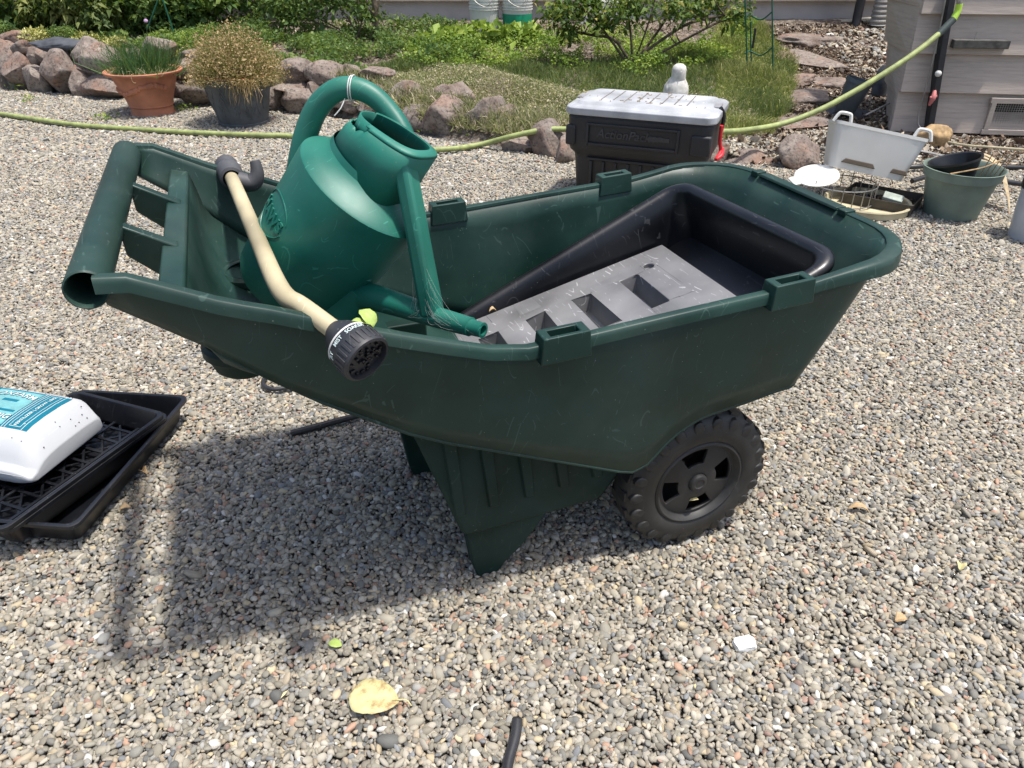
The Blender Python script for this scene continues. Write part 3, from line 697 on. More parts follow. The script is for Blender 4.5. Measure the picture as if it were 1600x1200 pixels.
for sgn, v0, v1 in ((-1, -.214, -.175), (1, .135, .175)):
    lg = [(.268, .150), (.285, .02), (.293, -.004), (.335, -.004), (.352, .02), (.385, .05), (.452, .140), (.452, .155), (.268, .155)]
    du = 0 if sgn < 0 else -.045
    lm = MB(); lm.rings([[(p[0]+du, v0*sgn*-1 if False else v0, p[1]) for p in lg], [(p[0]+du, v1, p[1]) for p in lg]]); lm.build('leg', M['cart_shaded'], cart, bevel=.004)
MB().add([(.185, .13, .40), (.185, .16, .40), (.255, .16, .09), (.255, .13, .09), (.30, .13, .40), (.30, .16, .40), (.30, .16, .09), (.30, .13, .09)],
         [(0, 1, 2, 3), (4, 7, 6, 5), (0, 3, 7, 4), (1, 5, 6, 2), (0, 4, 5, 1), (3, 2, 6, 7)]).build('leg_web', M['cart_shaded'], cart, bevel=.003)
# wheels
def wheel(sgn):
    e = empty('wheel', (.737, sgn*.236, .158)); e.parent = cart
    Mx = Matrix.Rotation(R(90)*(-sgn)*-1, 4, 'X') if False else Matrix.Rotation(R(90) if sgn < 0 else R(-90), 4, 'X')   # local +z -> outward
    ty = MB(); hwid = .042
    prof = [(.098, hwid-.004), (.103, hwid), (.120, hwid+.001), (.140, hwid-.004), (.153, hwid-.013), (.160, hwid-.030), (.161, 0), (.160, -hwid+.030), (.153, -hwid+.013), (.140, -hwid+.004), (.103, -hwid), (.098, -hwid+.004)]
    ty.lathe(prof, 72, Mx, caps=(False, False))
    for k in range(22):
        a = 2*math.pi*k/22
        for sd in (1, -1):
            A = Matrix.Rotation(a+(.14 if sd < 0 else 0), 4, 'Z')
            lug = [[(r_, w_*math.cos(2*math.pi*j/10), z_+.0*j) if False else (r_+dr*math.cos(2*math.pi*j/10), w_*math.sin(2*math.pi*j/10), sd*z_) for j in range(10)] for r_, dr, w_, z_ in
                   ((.1375, .0160, .0125, hwid-.016), (.1375, .0155, .012, hwid-.0035), (.1365, .0120, .0090, hwid-.0006))]
            ty.rings([[tuple(A @ Vector(p)) for p in q] for q in lug], True, (False, True), Mx)
            ty.box((.1540, 0, sd*.014), (.0125, .021, .026), Mx @ A)
    ty.build('tyre', M['tyre'], e, ang=45)
    rm = MB(); na = 64; rad = [.020, .043, .076, .088, .099]; zz = [.026, .024, .022, .021, .038]
    rings = [[(r_*math.cos(2*math.pi*j/na), r_*math.sin(2*math.pi*j/na), z_) for j in range(na)] for r_, z_ in zip(rad, zz)]
    vs = [p for r_ in rings for p in r_]; fs = []
    for i in range(4):
        for j in range(na):
            ph = ((j+.5)/na*4+.12) % 1
            if i == 1 and ph < .50: continue
            fs.append((i*na+j, i*na+(j+1) % na, (i+1)*na+(j+1) % na, (i+1)*na+j))
    rm.add(vs, fs, Mx); rm.build('rim', M['tyre'], e, solid=.008, ang=30, bevel=.0015)
    MB().lathe([(.099, .034), (.099, -.034), (.001, -.034)], 48, Mx, caps=(False, True)).build('rim_barrel', M['black'], e)
    MB().lathe([(.020, .018), (.020, .036), (.017, .041), (.011, .042), (.010, .040), (.001, .040)], 24, Mx, caps=(True, True)).build('hub_cap', M['tyre'], e, bevel=.001)
wheel(-1); wheel(1)
MB().tube([(.737, -.21, .158), (.737, .21, .158)], .008, 10).build('axle', M['metal'], cart)

def cartw(u, v, z): return CART+Vector((u*math.cos(R(20))-v*math.sin(R(20)), u*math.sin(R(20))+v*math.cos(R(20)), z))
def cart_thing(name, label, cat, loc=(0, 0, 0)):
    return empty(name, cartw(*loc), R(20), label, cat)

# ------------------------------------------------------------ black wedge tray lying in the cart
tr = cart_thing('black_tray', 'black plastic tub with a thick rolled rim tilted up toward the nose of the cart', 'tray')
TA = math.atan(.466)
def tpl(s, v, d=0): return (.978-.06*v-s*math.cos(TA)-d*math.sin(TA)*-1, v, .595-s*math.sin(TA)-d*math.cos(TA))   # s along the slope, d below rim plane
rimpath = [(p[0], p[1]) for p in rrect(.66, .515, .055, 0, 7, .33, .010)]
def ring_t(ins, d):
    return [tpl(p[0], p[1], d) for p in rrect(.66-2*ins, .515-2*ins, max(.02, .055-ins*.6), 0, 7, .33, .010)]
tm = MB(); tm.rings([ring_t(.0, .016), ring_t(-.001, .007), ring_t(.004, .001), ring_t(.012, -.002), ring_t(.020, .0005), ring_t(.026, .008), ring_t(.034, .055), ring_t(.045, .12)], True, (False, True))
tm.build('tub', M['black'], tr, solid=-.002, ang=60)
pn = MB()
PZ = lambda u: .46-.253*(.9-u)
us = [.375, .412, .457, .522, .567, .632, .678, .744, .790, .811, .841, .895]; vs_ = [-.235, -.155, -.012, .133, .160, .212]
hole_cells = set()
def gp_(i, j): return (us[i], vs_[j], PZ(us[i]))
for i in range(len(us)-1):
    for j in range(len(vs_)-1):
        pit = i in (1, 3, 5, 7) and j == 2
        pit2 = i in (1, 3, 5, 7) and j == 0
        hole = i == 9 and j == 3
        c = [(us[i], vs_[j]), (us[i+1], vs_[j]), (us[i+1], vs_[j+1]), (us[i], vs_[j+1])]
        if not (pit or hole or pit2): pn.add([(x, y, PZ(x)) for x, y in c], [(0, 1, 2, 3)])
        elif hole:
            cx, cy = (us[i]+us[i+1])/2, (vs_[j]+vs_[j+1])/2; n = 24; outer = []
            for k in range(n):
                a = 2*math.pi*k/n; ca, sa = math.cos(a), math.sin(a); m_ = max(abs(ca)/((us[i+1]-us[i])/2), abs(sa)/((vs_[j+1]-vs_[j])/2)); outer.append((cx+ca/m_, cy+sa/m_))
            r1 = [(x, y, PZ(x)) for x, y in outer]; r2 = [(cx+.0115*math.cos(2*math.pi*k/n), cy+.0115*math.sin(2*math.pi*k/n), PZ(cx+.0115*math.cos(2*math.pi*k/n))) for k in range(n)]
            r3 = [(x, y, z-.012) for x, y, z in r2]; pn.rings([r1, r2, r3], True, (False, True))
        else:
            t_ = [(x, y, PZ(x)) for x, y in c]; b_ = [((x-(us[i]+us[i+1])/2)*.86+(us[i]+us[i+1])/2, (y-(vs_[j]+vs_[j+1])/2)*.96+(vs_[j]+vs_[j+1])/2, PZ(x)-.045) for x, y in c]
            pn.rings([t_, b_], True, (False, True))
# skirt
sk = [(us[0], vs_[0]), (us[-1], vs_[0]), (us[-1], vs_[-1]), (us[0], vs_[-1])]
pn.rings([[(x, y, PZ(x)) for x, y in sk], [(x, y, PZ(x)-.03) for x, y in sk]], True, (False, False))
po_ = pn.build('compartment_panel', M['tray_grey'], tr, ang=30)
m_ = po_.modifiers.new('weld', 'WELD'); m_.merge_threshold = .0004
bv = po_.modifiers.new('bevel', 'BEVEL'); bv.width = .0022; bv.segments = 2; bv.limit_method = 'ANGLE'; bv.angle_limit = R(40)

# ------------------------------------------------------------ watering can
CU_ = Vector((.522, -.1501, .8396)).normalized(); CF_ = Vector((.6591, -.5537, -.5088)); CF_ = (CF_-CU_*CF_.dot(CU_)).normalized(); CY_ = CU_.cross(CF_)
can = empty('watering_can', (-.3556, 1.1707, .5768), 0, 'teal green plastic watering can tipped over in the cart with its mouth torn', 'watering can')
can.rotation_euler = Matrix((CF_, CY_, CU_)).transposed().to_euler()
def oval(cx, rx, ry, z, n=48, tilt=0, y0=0, pw=1): return [(cx+rx*math.cos(2*math.pi*j/n), y0+ry*math.sin(2*math.pi*j/n), z+tilt*rx*math.cos(2*math.pi*j/n)) for j in range(n)]
bd = MB()
bd.rings([oval(-.012, .02, .02, -.018), oval(-.012, .088, .090, -.018), oval(-.012, .098, .102, -.012), oval(-.012, .102, .107, .002), oval(-.006, .106, .108, .06), oval(.004, .112, .100, .14), oval(.014, .118, .090, .218), oval(.0155, .118, .0895, .223),
          oval(.0155, .1155, .087, .2255), oval(.014, .100, .071, .2345), oval(.010, .084, .056, .243), oval(.008, .0765, .0495, .251), oval(.008, .0745, .0475, .262)], True, (True, False))
bd.build('body', M['can'], can, ang=24)
nk = MB(); n = 96; rnd2 = random.Random(4)
def jag(j):
    a = 360*j/n; 
    if 150 < a < 262: return -.004-.010*abs(noise.noise(Vector((j*.33, 0, 0))))*1.2-.006*math.sin(math.pi*(a-150)/112)
    return 0
def nring(rx, ry, z, tilt, use=False):
    out = []
    for j in range(n):
        a = 2*math.pi*j/n; ca, sa = math.cos(a), math.sin(a)
        ex_ = .62 if ca > 0 else .85; sx = math.copysign(abs(ca)**ex_, ca); sy = math.copysign(abs(sa)**ex_, sa)
        out.append((.012+max(0, z-.26)*.14+rx*sx, ry*sy, z+tilt*rx*sx+(jag(j) if use else 0)))
    return out
nk.rings([nring(.074, .047, .244, 0), nring(.0710, .0450, .29, .09), nring(.0690, .0440, .322, .18, True)], True, (False, False)); nk.build('neck', M['can'], can, solid=.003, ang=60)
tl = MB()
o1 = nring(.0690, .0440, .3235, .18); o2 = nring(.0665, .0415, .3275, .18); i1 = [(p[0]*.87-.001, p[1]*.76+.001, p[2]+.0004) for p in nring(.0665, .0415, .3275, .18)]; i2 = [(p[0], p[1], p[2]-.030) for p in i1]
vs2 = o1+o2+i1+i2; fs2 = []
for r_ in range(3):
    for j in range(n):
        a = 360*(j+.5)/n
        if 150 < a < 262 and r_ < 1: continue
        if 154 < a < 255 and r_ == 1: continue
        k = (j+1) % n; fs2.append((r_*n+j, r_*n+k, (r_+1)*n+k, (r_+1)*n+j))
tl.add(vs2, fs2); tl.build('mouth_rim', M['can'], can, solid=.0025, ang=60)
MB().rings([[(p[0]*.97, p[1]*.97, p[2]) for p in nring(.070, .043, .258, 0)]], True, (False, True)).build('mouth_shade', M['can_shade'], can)  # dark sheet closing the neck, painted as the shade inside the can
hd = MB(); hd.tube([(-.095, .0, .12), (-.112, .0, .160), (-.127, .002, .210), (-.130, .006, .256), (-.119, .014, .294), (-.100, .026, .314), (-.074, .040, .321), (-.042, .051, .317), (-.004, .055, .308), (.035, .052, .290)], [.0205, .0198, .0188, .0180, .0172, .0168, .0165, .0160, .015, .012], 20, 6)
hd.build('handle', M['can'], can, ang=70)
sp = MB(); sp.tube([(.06, 0, .030), (.118, 0, .082), (.17, 0, .116), (.237, 0, .156), (.290, 0, .190)], [.030, .0225, .0195, .0165, .0145], 24, 5, (True, False))
e0, e1 = Vector((.237, 0, .156)), Vector((.314, 0, .209)); dd_ = (e1-Vector((.17, 0, .116))).normalized()
Mt = Matrix.Translation(Vector((.290, 0, .190))) @ dd_.to_track_quat('Z', 'Y').to_matrix().to_4x4()
sp.lathe([(.0145, 0), (.0148, .004), (.0125, .005), (.0115, .024), (.0120, .027), (.008, .0275), (.0075, .0), (.001, 0)], 24, Mt, (False, True))
sp.build('spout', M['can'], can, ang=50)
fr = MB(); fr.rings([oval(.075, .055, .045, .012, 24), oval(.085, .045, .034, .05, 24), oval(.10, .030, .026, .085, 24)]); fr.build('spout_fairing', M['can'], can, ang=60)
bc = MB(); b0, b1 = Vector((.066, -.018, .318)), Vector((.230, .0, .155)); dd_ = b1-b0; Mb = Matrix.Translation(b0) @ dd_.to_track_quat('Z', 'Y').to_matrix().to_4x4()
L_ = dd_.length
bc.rings([[(s_*a, s_*.85*b, z) for a, b in ((-.7, -1), (.7, -1), (1, -.6), (1, .6), (.7, 1), (-.7, 1), (-1, .6), (-1, -.6))] for s_, z in ((.0155, -.01), (.0165, L_*.5), (.018, L_))], True, (True, True), Mb)
bc.build('spout_brace', M['can'], can, bevel=.003, ang=40)
MB().tube([(.088, -.004, .055), (.096, -.006, .085), (.105, -.008, .116)], [.009, .009, .0085], 14).build('rose_peg', M['can'], can, bevel=.001)
# raised lettering, bent round the body
def on_body(s, h, out=.0):     # s metres round the body, h height
    cx_ = np.interp(h, [.002, .06, .14, .218], [-.012, -.006, .004, .014]); rx = np.interp(h, [.002, .06, .14, .218], [.102, .106, .113, .119])+out; ry = np.interp(h, [.002, .06, .14, .218], [.107, .108, .100, .090])+out
    ph = CAN_PH-s/.110; return (cx_+rx*math.cos(ph), -ry*math.sin(ph), h)
CAN_PH = R(114)
vs, fs = text_mesh('HAWS', .027, .0014, .0009)
lt = MB(); lt.add([on_body(p[0]-.004, .122+p[1], .0008+p[2]) for p in vs], fs); lt.build('raised_lettering', M['can'], can, smooth=False)
sw = MB()
for sgn, a0, a1 in ((1, 20, 165), (1, 195, 345)):
    sw.tube([on_body(.045*math.cos(R(a))-.004, .124+.034*math.sin(R(a)), .0003) for a in np.linspace(a0, a1, 14)], .0011, 6, 2)
sw.build('emblem_ring', M['can'], can)
tw = MB()
for k in (0, 1):
    p_c = Vector((-.100, .026, .314)).lerp(Vector((-.119, .014, .294)), .12*k); tt_n = (Vector((-.074, .040, .321))-Vector((-.119, .014, .294))).normalized(); e1_ = tt_n.orthogonal().normalized(); e2_ = tt_n.cross(e1_)
    tw.tube([p_c+.0187*(math.cos(j*.5236)*e1_+math.sin(j*.5236)*e2_) for j in range(13)], .0009, 6, 2)
tw.tube([(-.095, .012, .298), (-.088, .004, .286), (-.088, -.002, .272)], .0009, 6, 2)
tw.build('wire_tie', M['white'], can)

cwb = MB(); r11 = random.Random(21); MC = can.matrix_basis
for k in range(26):
    a0 = Vector((.235, -.012, .15)).lerp(Vector((.150, -.014, .235)), r11.random()); b0_ = Vector((.20, -.016, .125)).lerp(Vector((.31, -.01, .195)), r11.random()); m0 = a0.lerp(b0_, .5)+Vector((r11.uniform(-.006, .006), -.006, r11.uniform(-.01, .004)))
    cwb.tube([a0, m0, b0_], .00013, 4, 3)
for k in range(16):
    a0 = Vector((.245, .012, .165)); b0_ = Vector((.29+r11.uniform(-.02, .05), .05+r11.uniform(0, .06), .12+r11.uniform(-.03, .03))); cwb.tube([a0, a0.lerp(b0_, .5)+Vector((0, 0, -.01*r11.random())), b0_], .00013, 4, 3)
co_ = cwb.build('cobweb', simple('cobweb_silk', (.32, .33, .31), .7, bmp=0)); co_.location = can.location; co_.rotation_euler = can.rotation_euler
tag(co_, 'wispy grey cobweb strung between the spout brace and the spout', 'cobweb')

# ------------------------------------------------------------ spray wand
def uvp(px, py, v):     # point of the photo's pixel on the cart's plane y=v
    nx = Vector((-math.sin(R(20)), math.cos(R(20)), 0)); o_ = cartw(0, v, 0); d = Vector(ray(px, py)); t = (o_-Vector(CAM)).dot(nx)/d.dot(nx); return Vector(CAM)+d*t
wand = empty('spray_wand', (0, 0, 0), 0, 'cream garden hose spray wand with black turret head lying across the cart', 'spray wand')
wA, wB, wC = uvp(362, 278, .275), uvp(436, 452, -.262), uvp(528, 520, -.345)
wB.z += 0
MB().tube([wA, wA.lerp(wB, .33), wA.lerp(wB, .66), wA.lerp(wB, .93), wB+(wC-wB)*.12+Vector((0, 0, -.004)), wB.lerp(wC, .4), wC], [.0125, .0128, .0128, .0132, .0135, .0128, .0128], 20, 6).build('tube', M['wand'], wand)
hdir = (uvp(597, 562, -.39)-uvp(530, 520, -.345)).normalized()
hdir = (hdir+Vector((0, -.35, 0))).normalized()
Mh = Matrix.Translation(wC) @ hdir.to_track_quat('Z', 'Y').to_matrix().to_4x4()
MB().lathe([(.012, -.010), (.017, -.004), (.024, .006), (.030, .018), (.0315, .021), (.0315, .024), (.033, .026), (.0345, .056), (.0335, .060), (.030, .061), (.029, .053), (.001, .051)], 40, Mh, caps=(False, True)).build('turret_head', M['wandhead'], wand, ang=35)
MB().lathe([(.03175, .0215), (.0322, .0222), (.0322, .0232), (.0317, .024)], 40, Mh, caps=(False, False)).build('ring_line', M['white'], wand)
rg = MB()
for k in range(26): 
    rg.box((.0342, 0, .047), (.0018, .0035, .018), Mh @ Matrix.Rotation(2*math.pi*k/26, 4, 'Z'))
rg.build('grip_ridge', M['wandhead'], wand, bevel=.0005)
nz = MB(); r5 = random.Random(5)
for k in range(44):
    a, r_ = r5.uniform(0, 6.28), .026*math.sqrt(r5.random()); nz.box((r_*math.cos(a), r_*math.sin(a), .053), (.004, .003, .006), Mh @ Matrix.Rotation(0, 4, 'Z'))
nz.build('face_nozzles', M['black'], wand, bevel=.0005)
for txt, ang0 in (('MIST', -22), ('SOAKER', 26), ('FLAT', 76), ('JET', -60)):
    vs, fs = text_mesh(txt, .0076, .0003, .0001); tt = MB()
    pts = []
    for x, y, z in vs:
        ph = R(HEAD0 if False else 0)+R(ang0)+x/.034; rr_ = .0338+z
        pts.append((ph, y, rr_))
    # orientation solved below: angle measured from the side that faces the camera
    inv = Mh.inverted().to_3x3(); cdir = inv @ (Vector(CAM)-wC); a_cam = math.atan2(cdir.y, cdir.x)
    tt.add([(r_*math.cos(a_cam-p-.15), r_*math.sin(a_cam-p-.15), .0305-y) for p, y, r_ in pts], fs, Mh); tt.build('setting_lettering', M['ink'], wand, smooth=False)
gd = (wA-wB).normalized()
Mg = Matrix.Translation(wA) @ gd.to_track_quat('Z', 'Y').to_matrix().to_4x4() @ Matrix.Diagonal((1.3, 1.3, .95, 1))
MB().lathe([(.0125, -.006), (.0165, -.004), (.0175, .010), (.0165, .024), (.0185, .030), (.0190, .046), (.0140, .056), (.0135, .070), (.0165, .076), (.0170, .092), (.0145, .096), (.0135, .094), (.012, .08), (.001, .08)], 24, Mg, caps=(False, True)).build('grip', M['wandgrip'], wand, ang=50)
tgx = Vector((.35, .1, -.3))
t0 = wA+Vector((.006, 0, .0)); MB().tube([t0+Vector((.006, .0, -.006)), t0+Vector((.030, .003, -.010)), t0+Vector((.042, .006, .006)), t0+Vector((.040, .010, .030))], [.018, .017, .013, .009], 12).build('trigger_lever', M['wandgrip'], wand)

# sprig of leaves stuck on the wand head
def leaf_shape(L, W, curl=.15, n=8, wav=.0, seed=1):
    rd = random.Random(seed); V, Fc = [], []
    for i in range(n+1):
        t = i/n; hw_ = W/2*math.sin(math.pi*t**.85)**.62 if 0 < t < 1 else .0004
        hw_ *= 1+rd.uniform(-wav, wav); z = curl*L*math.sin(math.pi*t)*.5
        for s_ in (-1, -.5, 0, .5, 1): V.append((t*L, s_*hw_, z+abs(s_)**1.5*hw_*curl*1.6+rd.uniform(-wav, wav)*.03*L))
    for i in range(n):
        for j in range(4): a = i*5+j; Fc.append((a, a+1, a+6, a+5))
    return V, Fc
def leafcol(name, a, b, c, thr=.5):
    m, nt, p = new_mat(name); tc = N(nt, 'ShaderNodeTexCoord').outputs['Object']
    n1 = tex(nt, 'ShaderNodeTexNoise', 45, tc, Detail=6.0, Roughness=.7)
    cc = ramp(nt, n1.outputs[0], [(.3, a), (thr, b), (min(.95, thr+.14), c)]); nt.links.new(cc, p.inputs['Base Color']); p.inputs['Roughness'].default_value = .6
    bump(nt, p, n1.outputs[0], .3, .002); return m
M['leafyel'] = leafcol('yellow_leaf', (.55, .50, .27), (.53, .46, .22), (.30, .20, .09), .52)
M['leafgrn'] = leafcol('green_leaf', (.25, .36, .07), (.34, .42, .11), (.42, .40, .12), .6)
M['leaftan'] = leafcol('tan_leaf', (.50, .38, .22), (.42, .28, .14), (.25, .14, .07), .5)
sg_ = empty('leaf_sprig', uvp(583, 512, -.36), R(200), 'small green leaf sprig stuck on top of the wand head', 'leaf sprig')
for k, (rz, ry, L_, W_) in enumerate(((-60, -35, .030, .022), (10, -18, .034, .018))):
    v, f_ = leaf_shape(L_, W_, .3, 8, .15, k+2); Mx = Matrix.Rotation(R(rz), 4, 'Z') @ Matrix.Rotation(R(ry), 4, 'Y')
    MB().add(v, f_, Mx).build('leaf', M['leafgrn'], sg_, solid=.0004)

# ------------------------------------------------------------ things lying on the gravel
def lay_leaf(name, px, py, L, W, rz, mat, lab, curl=.2, wav=.12, z=.010, tilt=0, stem=0):
    p = atz(px, py, z); e = empty(name, p, R(rz), lab, 'leaf')
    v, f_ = leaf_shape(L, W, curl, 12, wav, int(px)); v = [(a-L/2, b, c) for a, b, c in v]
    MB().add(v, f_, Matrix.Rotation(R(tilt), 4, 'X')).build('blade', M[mat], e, solid=.0005)
    if stem: MB().tube([(L/2-.012, 0, .002), (L/2+stem*.5, .003, .004), (L/2+stem, -.004, 0)], .0012, 6).build('stalk', M[mat], e)
lay_leaf('fallen_leaf', 584, 1092, .086, .068, -8, 'leafyel', 'large dry yellow leaf lying on the gravel in the foreground', .07, .10, .012, 0, .022)
lay_leaf('fallen_leaf', 524, 1006, .026, .018, -20, 'leafgrn', 'small pale green oval leaf on the gravel left of the cart leg', .1, .05, .010)
lay_leaf('fallen_leaf', 1341, 798, .046, .016, -12, 'leaftan', 'curled tan leaf on the gravel right of the wheel', .5, .2, .008)
lay_leaf('fallen_leaf', 1500, 886, .022, .016, 60, 'leafyel', 'tiny folded yellow leaf near the right edge of the gravel', .6, .2, .010)
lay_leaf('fallen_leaf', 1408, 970, .026, .020, 10, 'leaftan', 'small crumpled orange-brown leaf in the right foreground', .5, .25, .008)
lay_leaf('fallen_leaf', 225, 738, .024, .016, -30, 'leaftan', 'brown curled leaf against the right side of the black flats', .5, .2, .012)
lay_leaf('fallen_leaf', 196, 795, .024, .016, 20, 'leaftan', 'brown leaf on the gravel below the black flats', .4, .2, .008)
lay_leaf('fallen_leaf', 1097, 779, .020, .014, 10, 'leafyel', 'small yellow leaf caught in the wheel spokes', .3, .1, .11)
bpy.data.objects['fallen_leaf.007'].location = cartw(.735, -.270, .112)
lay_leaf('fallen_leaf', 770, 487, .018, .011, 15, 'leaftan', 'crumb of dry leaf on the corner of the grey tray panel', .6, .2, .352)
r10 = np.random.RandomState(77); n = 420; dx_ = r10.uniform(-1.6, 2.2, n); dy_ = r10.uniform(.55, 4.2, n); Vd, Td = [], []
for x_, y_ in zip(dx_, dy_):
    if -1.25 < x_ < -.8 and 1.0 < y_ < 1.65: continue
    a_ = r10.uniform(0, 6.28); L_ = r10.uniform(.006, .02)*(.5 if r10.rand() < .5 else 1); W_ = L_*r10.uniform(.12, .4); ca, sa = math.cos(a_), math.sin(a_)
    for u_, v_, h_ in ((-.5, 0, 0), (0, -.5, .12), (.5, 0, .05), (0, .5, .2)): Vd.append((x_+u_*L_*ca-v_*W_*sa, y_+u_*L_*sa+v_*W_*ca, .0095+h_*L_))
    Td += [r10.rand()]*4
mdb, ntb, pb3 = new_mat('debris'); at3 = N(ntb, 'ShaderNodeAttribute', attribute_name='tint'); ntb.links.new(ramp(ntb, at3.outputs['Fac'], [(0, (.10, .05, .03)), (.35, (.33, .22, .12)), (.7, (.50, .42, .20)), (1, (.62, .55, .36))]), pb3.inputs['Base Color'])
tag(fast_mesh('fallen_debris', np.array(Vd), np.arange(len(Vd)).reshape(-1, 4), mdb, Td), 'scattered crumbs of dry leaves and seed husks on the gravel', 'litter', kind='stuff')
# white stone chip
bm = bmesh.new(); bmesh.ops.create_icosphere(bm, subdivisions=3, radius=1)
for v in bm.verts:
    p = v.co; p = Vector((max(-.8, min(.8, p.x)), max(-.7, min(.75, p.y)), max(-.6, min(.5, p.z)))); v.co = Vector((p.x*.024, p.y*.018, p.z*.010))*(1+.15*noise.noise(v.co*2))
me = bpy.data.meshes.new('stone_chip'); bm.to_mesh(me); bm.free(); me.shade_smooth(); me.set_sharp_from_angle(angle=R(30)); me.materials.append(simple('white_rock', (.72, .71, .68), .8, bmp=.4))
o = bpy.data.objects.new('stone_chip', me); S.collection.objects.link(o); o.location = atz(1164, 1006, .008); o.rotation_euler = (0, 0, .2)
tag(o, 'flat white stone chip lying on the gravel in front of the wheel', 'stone')
# tubes
a_, b_ = atz(808, 1124, .014), atz(792, 1215, .012)
tb = MB(); dv = (b_-a_); pts = [a_+dv*(k/6)+Vector((.002*math.sin(k), 0, 0)) for k in range(9)]
tb.tube(pts, .0085, 16, 3, (False, False)); tag(tb.build('tube_end', M['tubing'], None, solid=.002), 'black drip tube poking into the bottom of the picture', 'drip tube')
pts = [atz(*q) for q in ((455, 677, .012), (500, 665, .012), (545, 653, .014), (600, 640, .02), (680, 628, .03), (760, 640, .012))]
tag(MB().tube(pts, [.0085, .0085, .008, .0075, .0075, .0075], 14).build('drip_tube', M['tubing']), 'black drip tube with a folded end lying under the cart', 'drip tube')
pts = [atz(*q) for q in ((560, 628, .02), (500, 606, .012), (470, 602, .012), (447, 606, .012), (424, 608, .012), (411, 600, .012), (415, 590, .012), (430, 586, .015), (470, 590, .02), (520, 610, .02))]
tag(MB().tube(pts, .006, 12).build('looped_tube', M['tubing']), 'loop of thin black tubing on the gravel behind the cart', 'drip tube')

# nursery flats and fertiliser jug
def flat(name, c, ang, L, W, hgt, label, mesh, z0=0., tilt=(0, 0), grp='stacked nursery flats'):
    e = empty(name, (c[0], c[1], z0), ang, label, 'nursery flat', grp); e.rotation_euler = (tilt[0], tilt[1], ang)
    mb = MB()
    def rr(ins, z, r=.02): return [(p[0]-W/2, p[1]-L/2, p[2]) for p in rrect(W-2*ins, L-2*ins, r, z, 4)]
    rings = [rr(.006, hgt-.008), rr(0, hgt-.007), rr(.0, hgt-.001), rr(.003, hgt), rr(.007, hgt-.001), rr(.009, hgt-.006), rr(.022, .004, .014), rr(.024, 0, .014)]
    mb.rings(rings, True, (False, not mesh)); mb.build('tray_wall', M['flat'], e, solid=-.0015, ang=50)
    ml = MB()
    if mesh:
        for k in range(-4, 22):
            for s_ in (1, -1):
                y = -L+k*.055+.1; p0, p1 = (-W+.03, y), (-.03, y+s_*(W-.06))
                pts = []
                for t in np.linspace(0, 1, 20):
                    x_, y_ = p0[0]+(p1[0]-p0[0])*t, p0[1]+(p1[1]-p0[1])*t
                    if -L+.03 < y_ < -.03: pts.append((x_, y_))
                if len(pts) > 1:
                    a, b = Vector((*pts[0], .006 if s_ > 0 else .009)), Vector((*pts[-1], .006 if s_ > 0 else .009))
                    d = b-a; ml.box((0, 0, 0), (d.length, .005, .003), Matrix.Translation((a+b)/2) @ Matrix.Rotation(math.atan2(d.y, d.x), 4, 'Z'))
        for k in range(9): ml.box((-W/2, -.05-k*(L-.1)/8, .011), (W-.06, .007, .003))
        for k in range(3): ml.box((-.07-k*(W-.14)/2, -L/2, .0125), (.007, L-.06, .003))
        ml.build('mesh_floor', M['flat'], e, smooth=False)
    return e
flat('nursery_flat', (-.832, 1.590), R(5.6)*-1, .49, .30, .060, 'solid black plastic flat at the bottom of the stack on the gravel', False, 0.011)
flat('nursery_flat', (-.838, 1.487), R(-20.9), .44, .29, .060, 'black flat with a solid rim nested just under the mesh flat', False, .022)
flat('nursery_flat', (-.842, 1.480), R(-20.9), .44, .29, .056, 'topmost black flat with a lattice mesh floor holding the white jug', True, .036)
jg = empty('fertilizer_jug', (-.990, 1.355, .054), R(-14), 'white plastic jug with a teal label lying on the mesh flat', 'jug')
jg.rotation_euler = (R(-2), R(2), R(-12)); jg.scale = (1, .97, .90)
jm = MB(); 
JY = [(.105, 0), (.115, .02), (.113, .070), (.106, .096), (.088, .108), (.05, .1135), (0, .1155), (-.04, .114), (-.068, .108), (-.090, .094), (-.108, .068), (-.116, .052), (-.134, .044), (-.136, .028), (-.132, .010), (-.122, 0)]
JX = [-.36, -.335, -.31, -.27, -.20, -.09, -.066, -.054, -.030, -.024]; JF = [.6, .65, .9, .98, 1.0, .99, .96, .88, .46, .38]; JS = [.22, .3, .8, .98, 1, 1, 1, .99, .96, .92]
jm.rings([[(x, y*ys-.01*(1-ys), (.055*(1-f_)*.3)+z*f_) for y, z in JY] for x, f_, ys in zip(JX, JF, JS)]); jb = jm.build('bottle', M['jug'], jg, ang=62, bevel=.003)
def jz(x, y):    # height of the jug's upper face
    return float(np.interp(y, [-.090, -.068, -.04, 0, .05, .088, .106], [.094, .108, .114, .1155, .1135, .108, .096]))*float(np.interp(x, JX, JF))+.055*(1-float(np.interp(x, JX, JF)))*.3+.0008
def patch(x0, x1, y0, y1, mat, name, lift=.0, nx=16, ny=10):
    v = [(x0+(x1-x0)*i/nx, y0+(y1-y0)*j/ny, jz(x0+(x1-x0)*i/nx, y0+(y1-y0)*j/ny)+lift) for j in range(ny+1) for i in range(nx+1)]
    f_ = [(j*(nx+1)+i, j*(nx+1)+i+1, (j+1)*(nx+1)+i+1, (j+1)*(nx+1)+i) for j in range(ny) for i in range(nx)]
    return v, f_
spk = MB(); r12 = random.Random(8)
for k in range(22):
    x_, y_ = r12.uniform(-.27, -.066), r12.uniform(-.088, -.064) if k % 2 else r12.uniform(.088, .10); spk.box((x_, y_, jz(x_, y_)+.0005), (.0018, .0014, .0012))
for k in range(9):
    t = r12.random(); spk.box((-.0295-.0245*t, r12.uniform(-.09, .09), .062+.042*t), (.0022, .0018, .002))
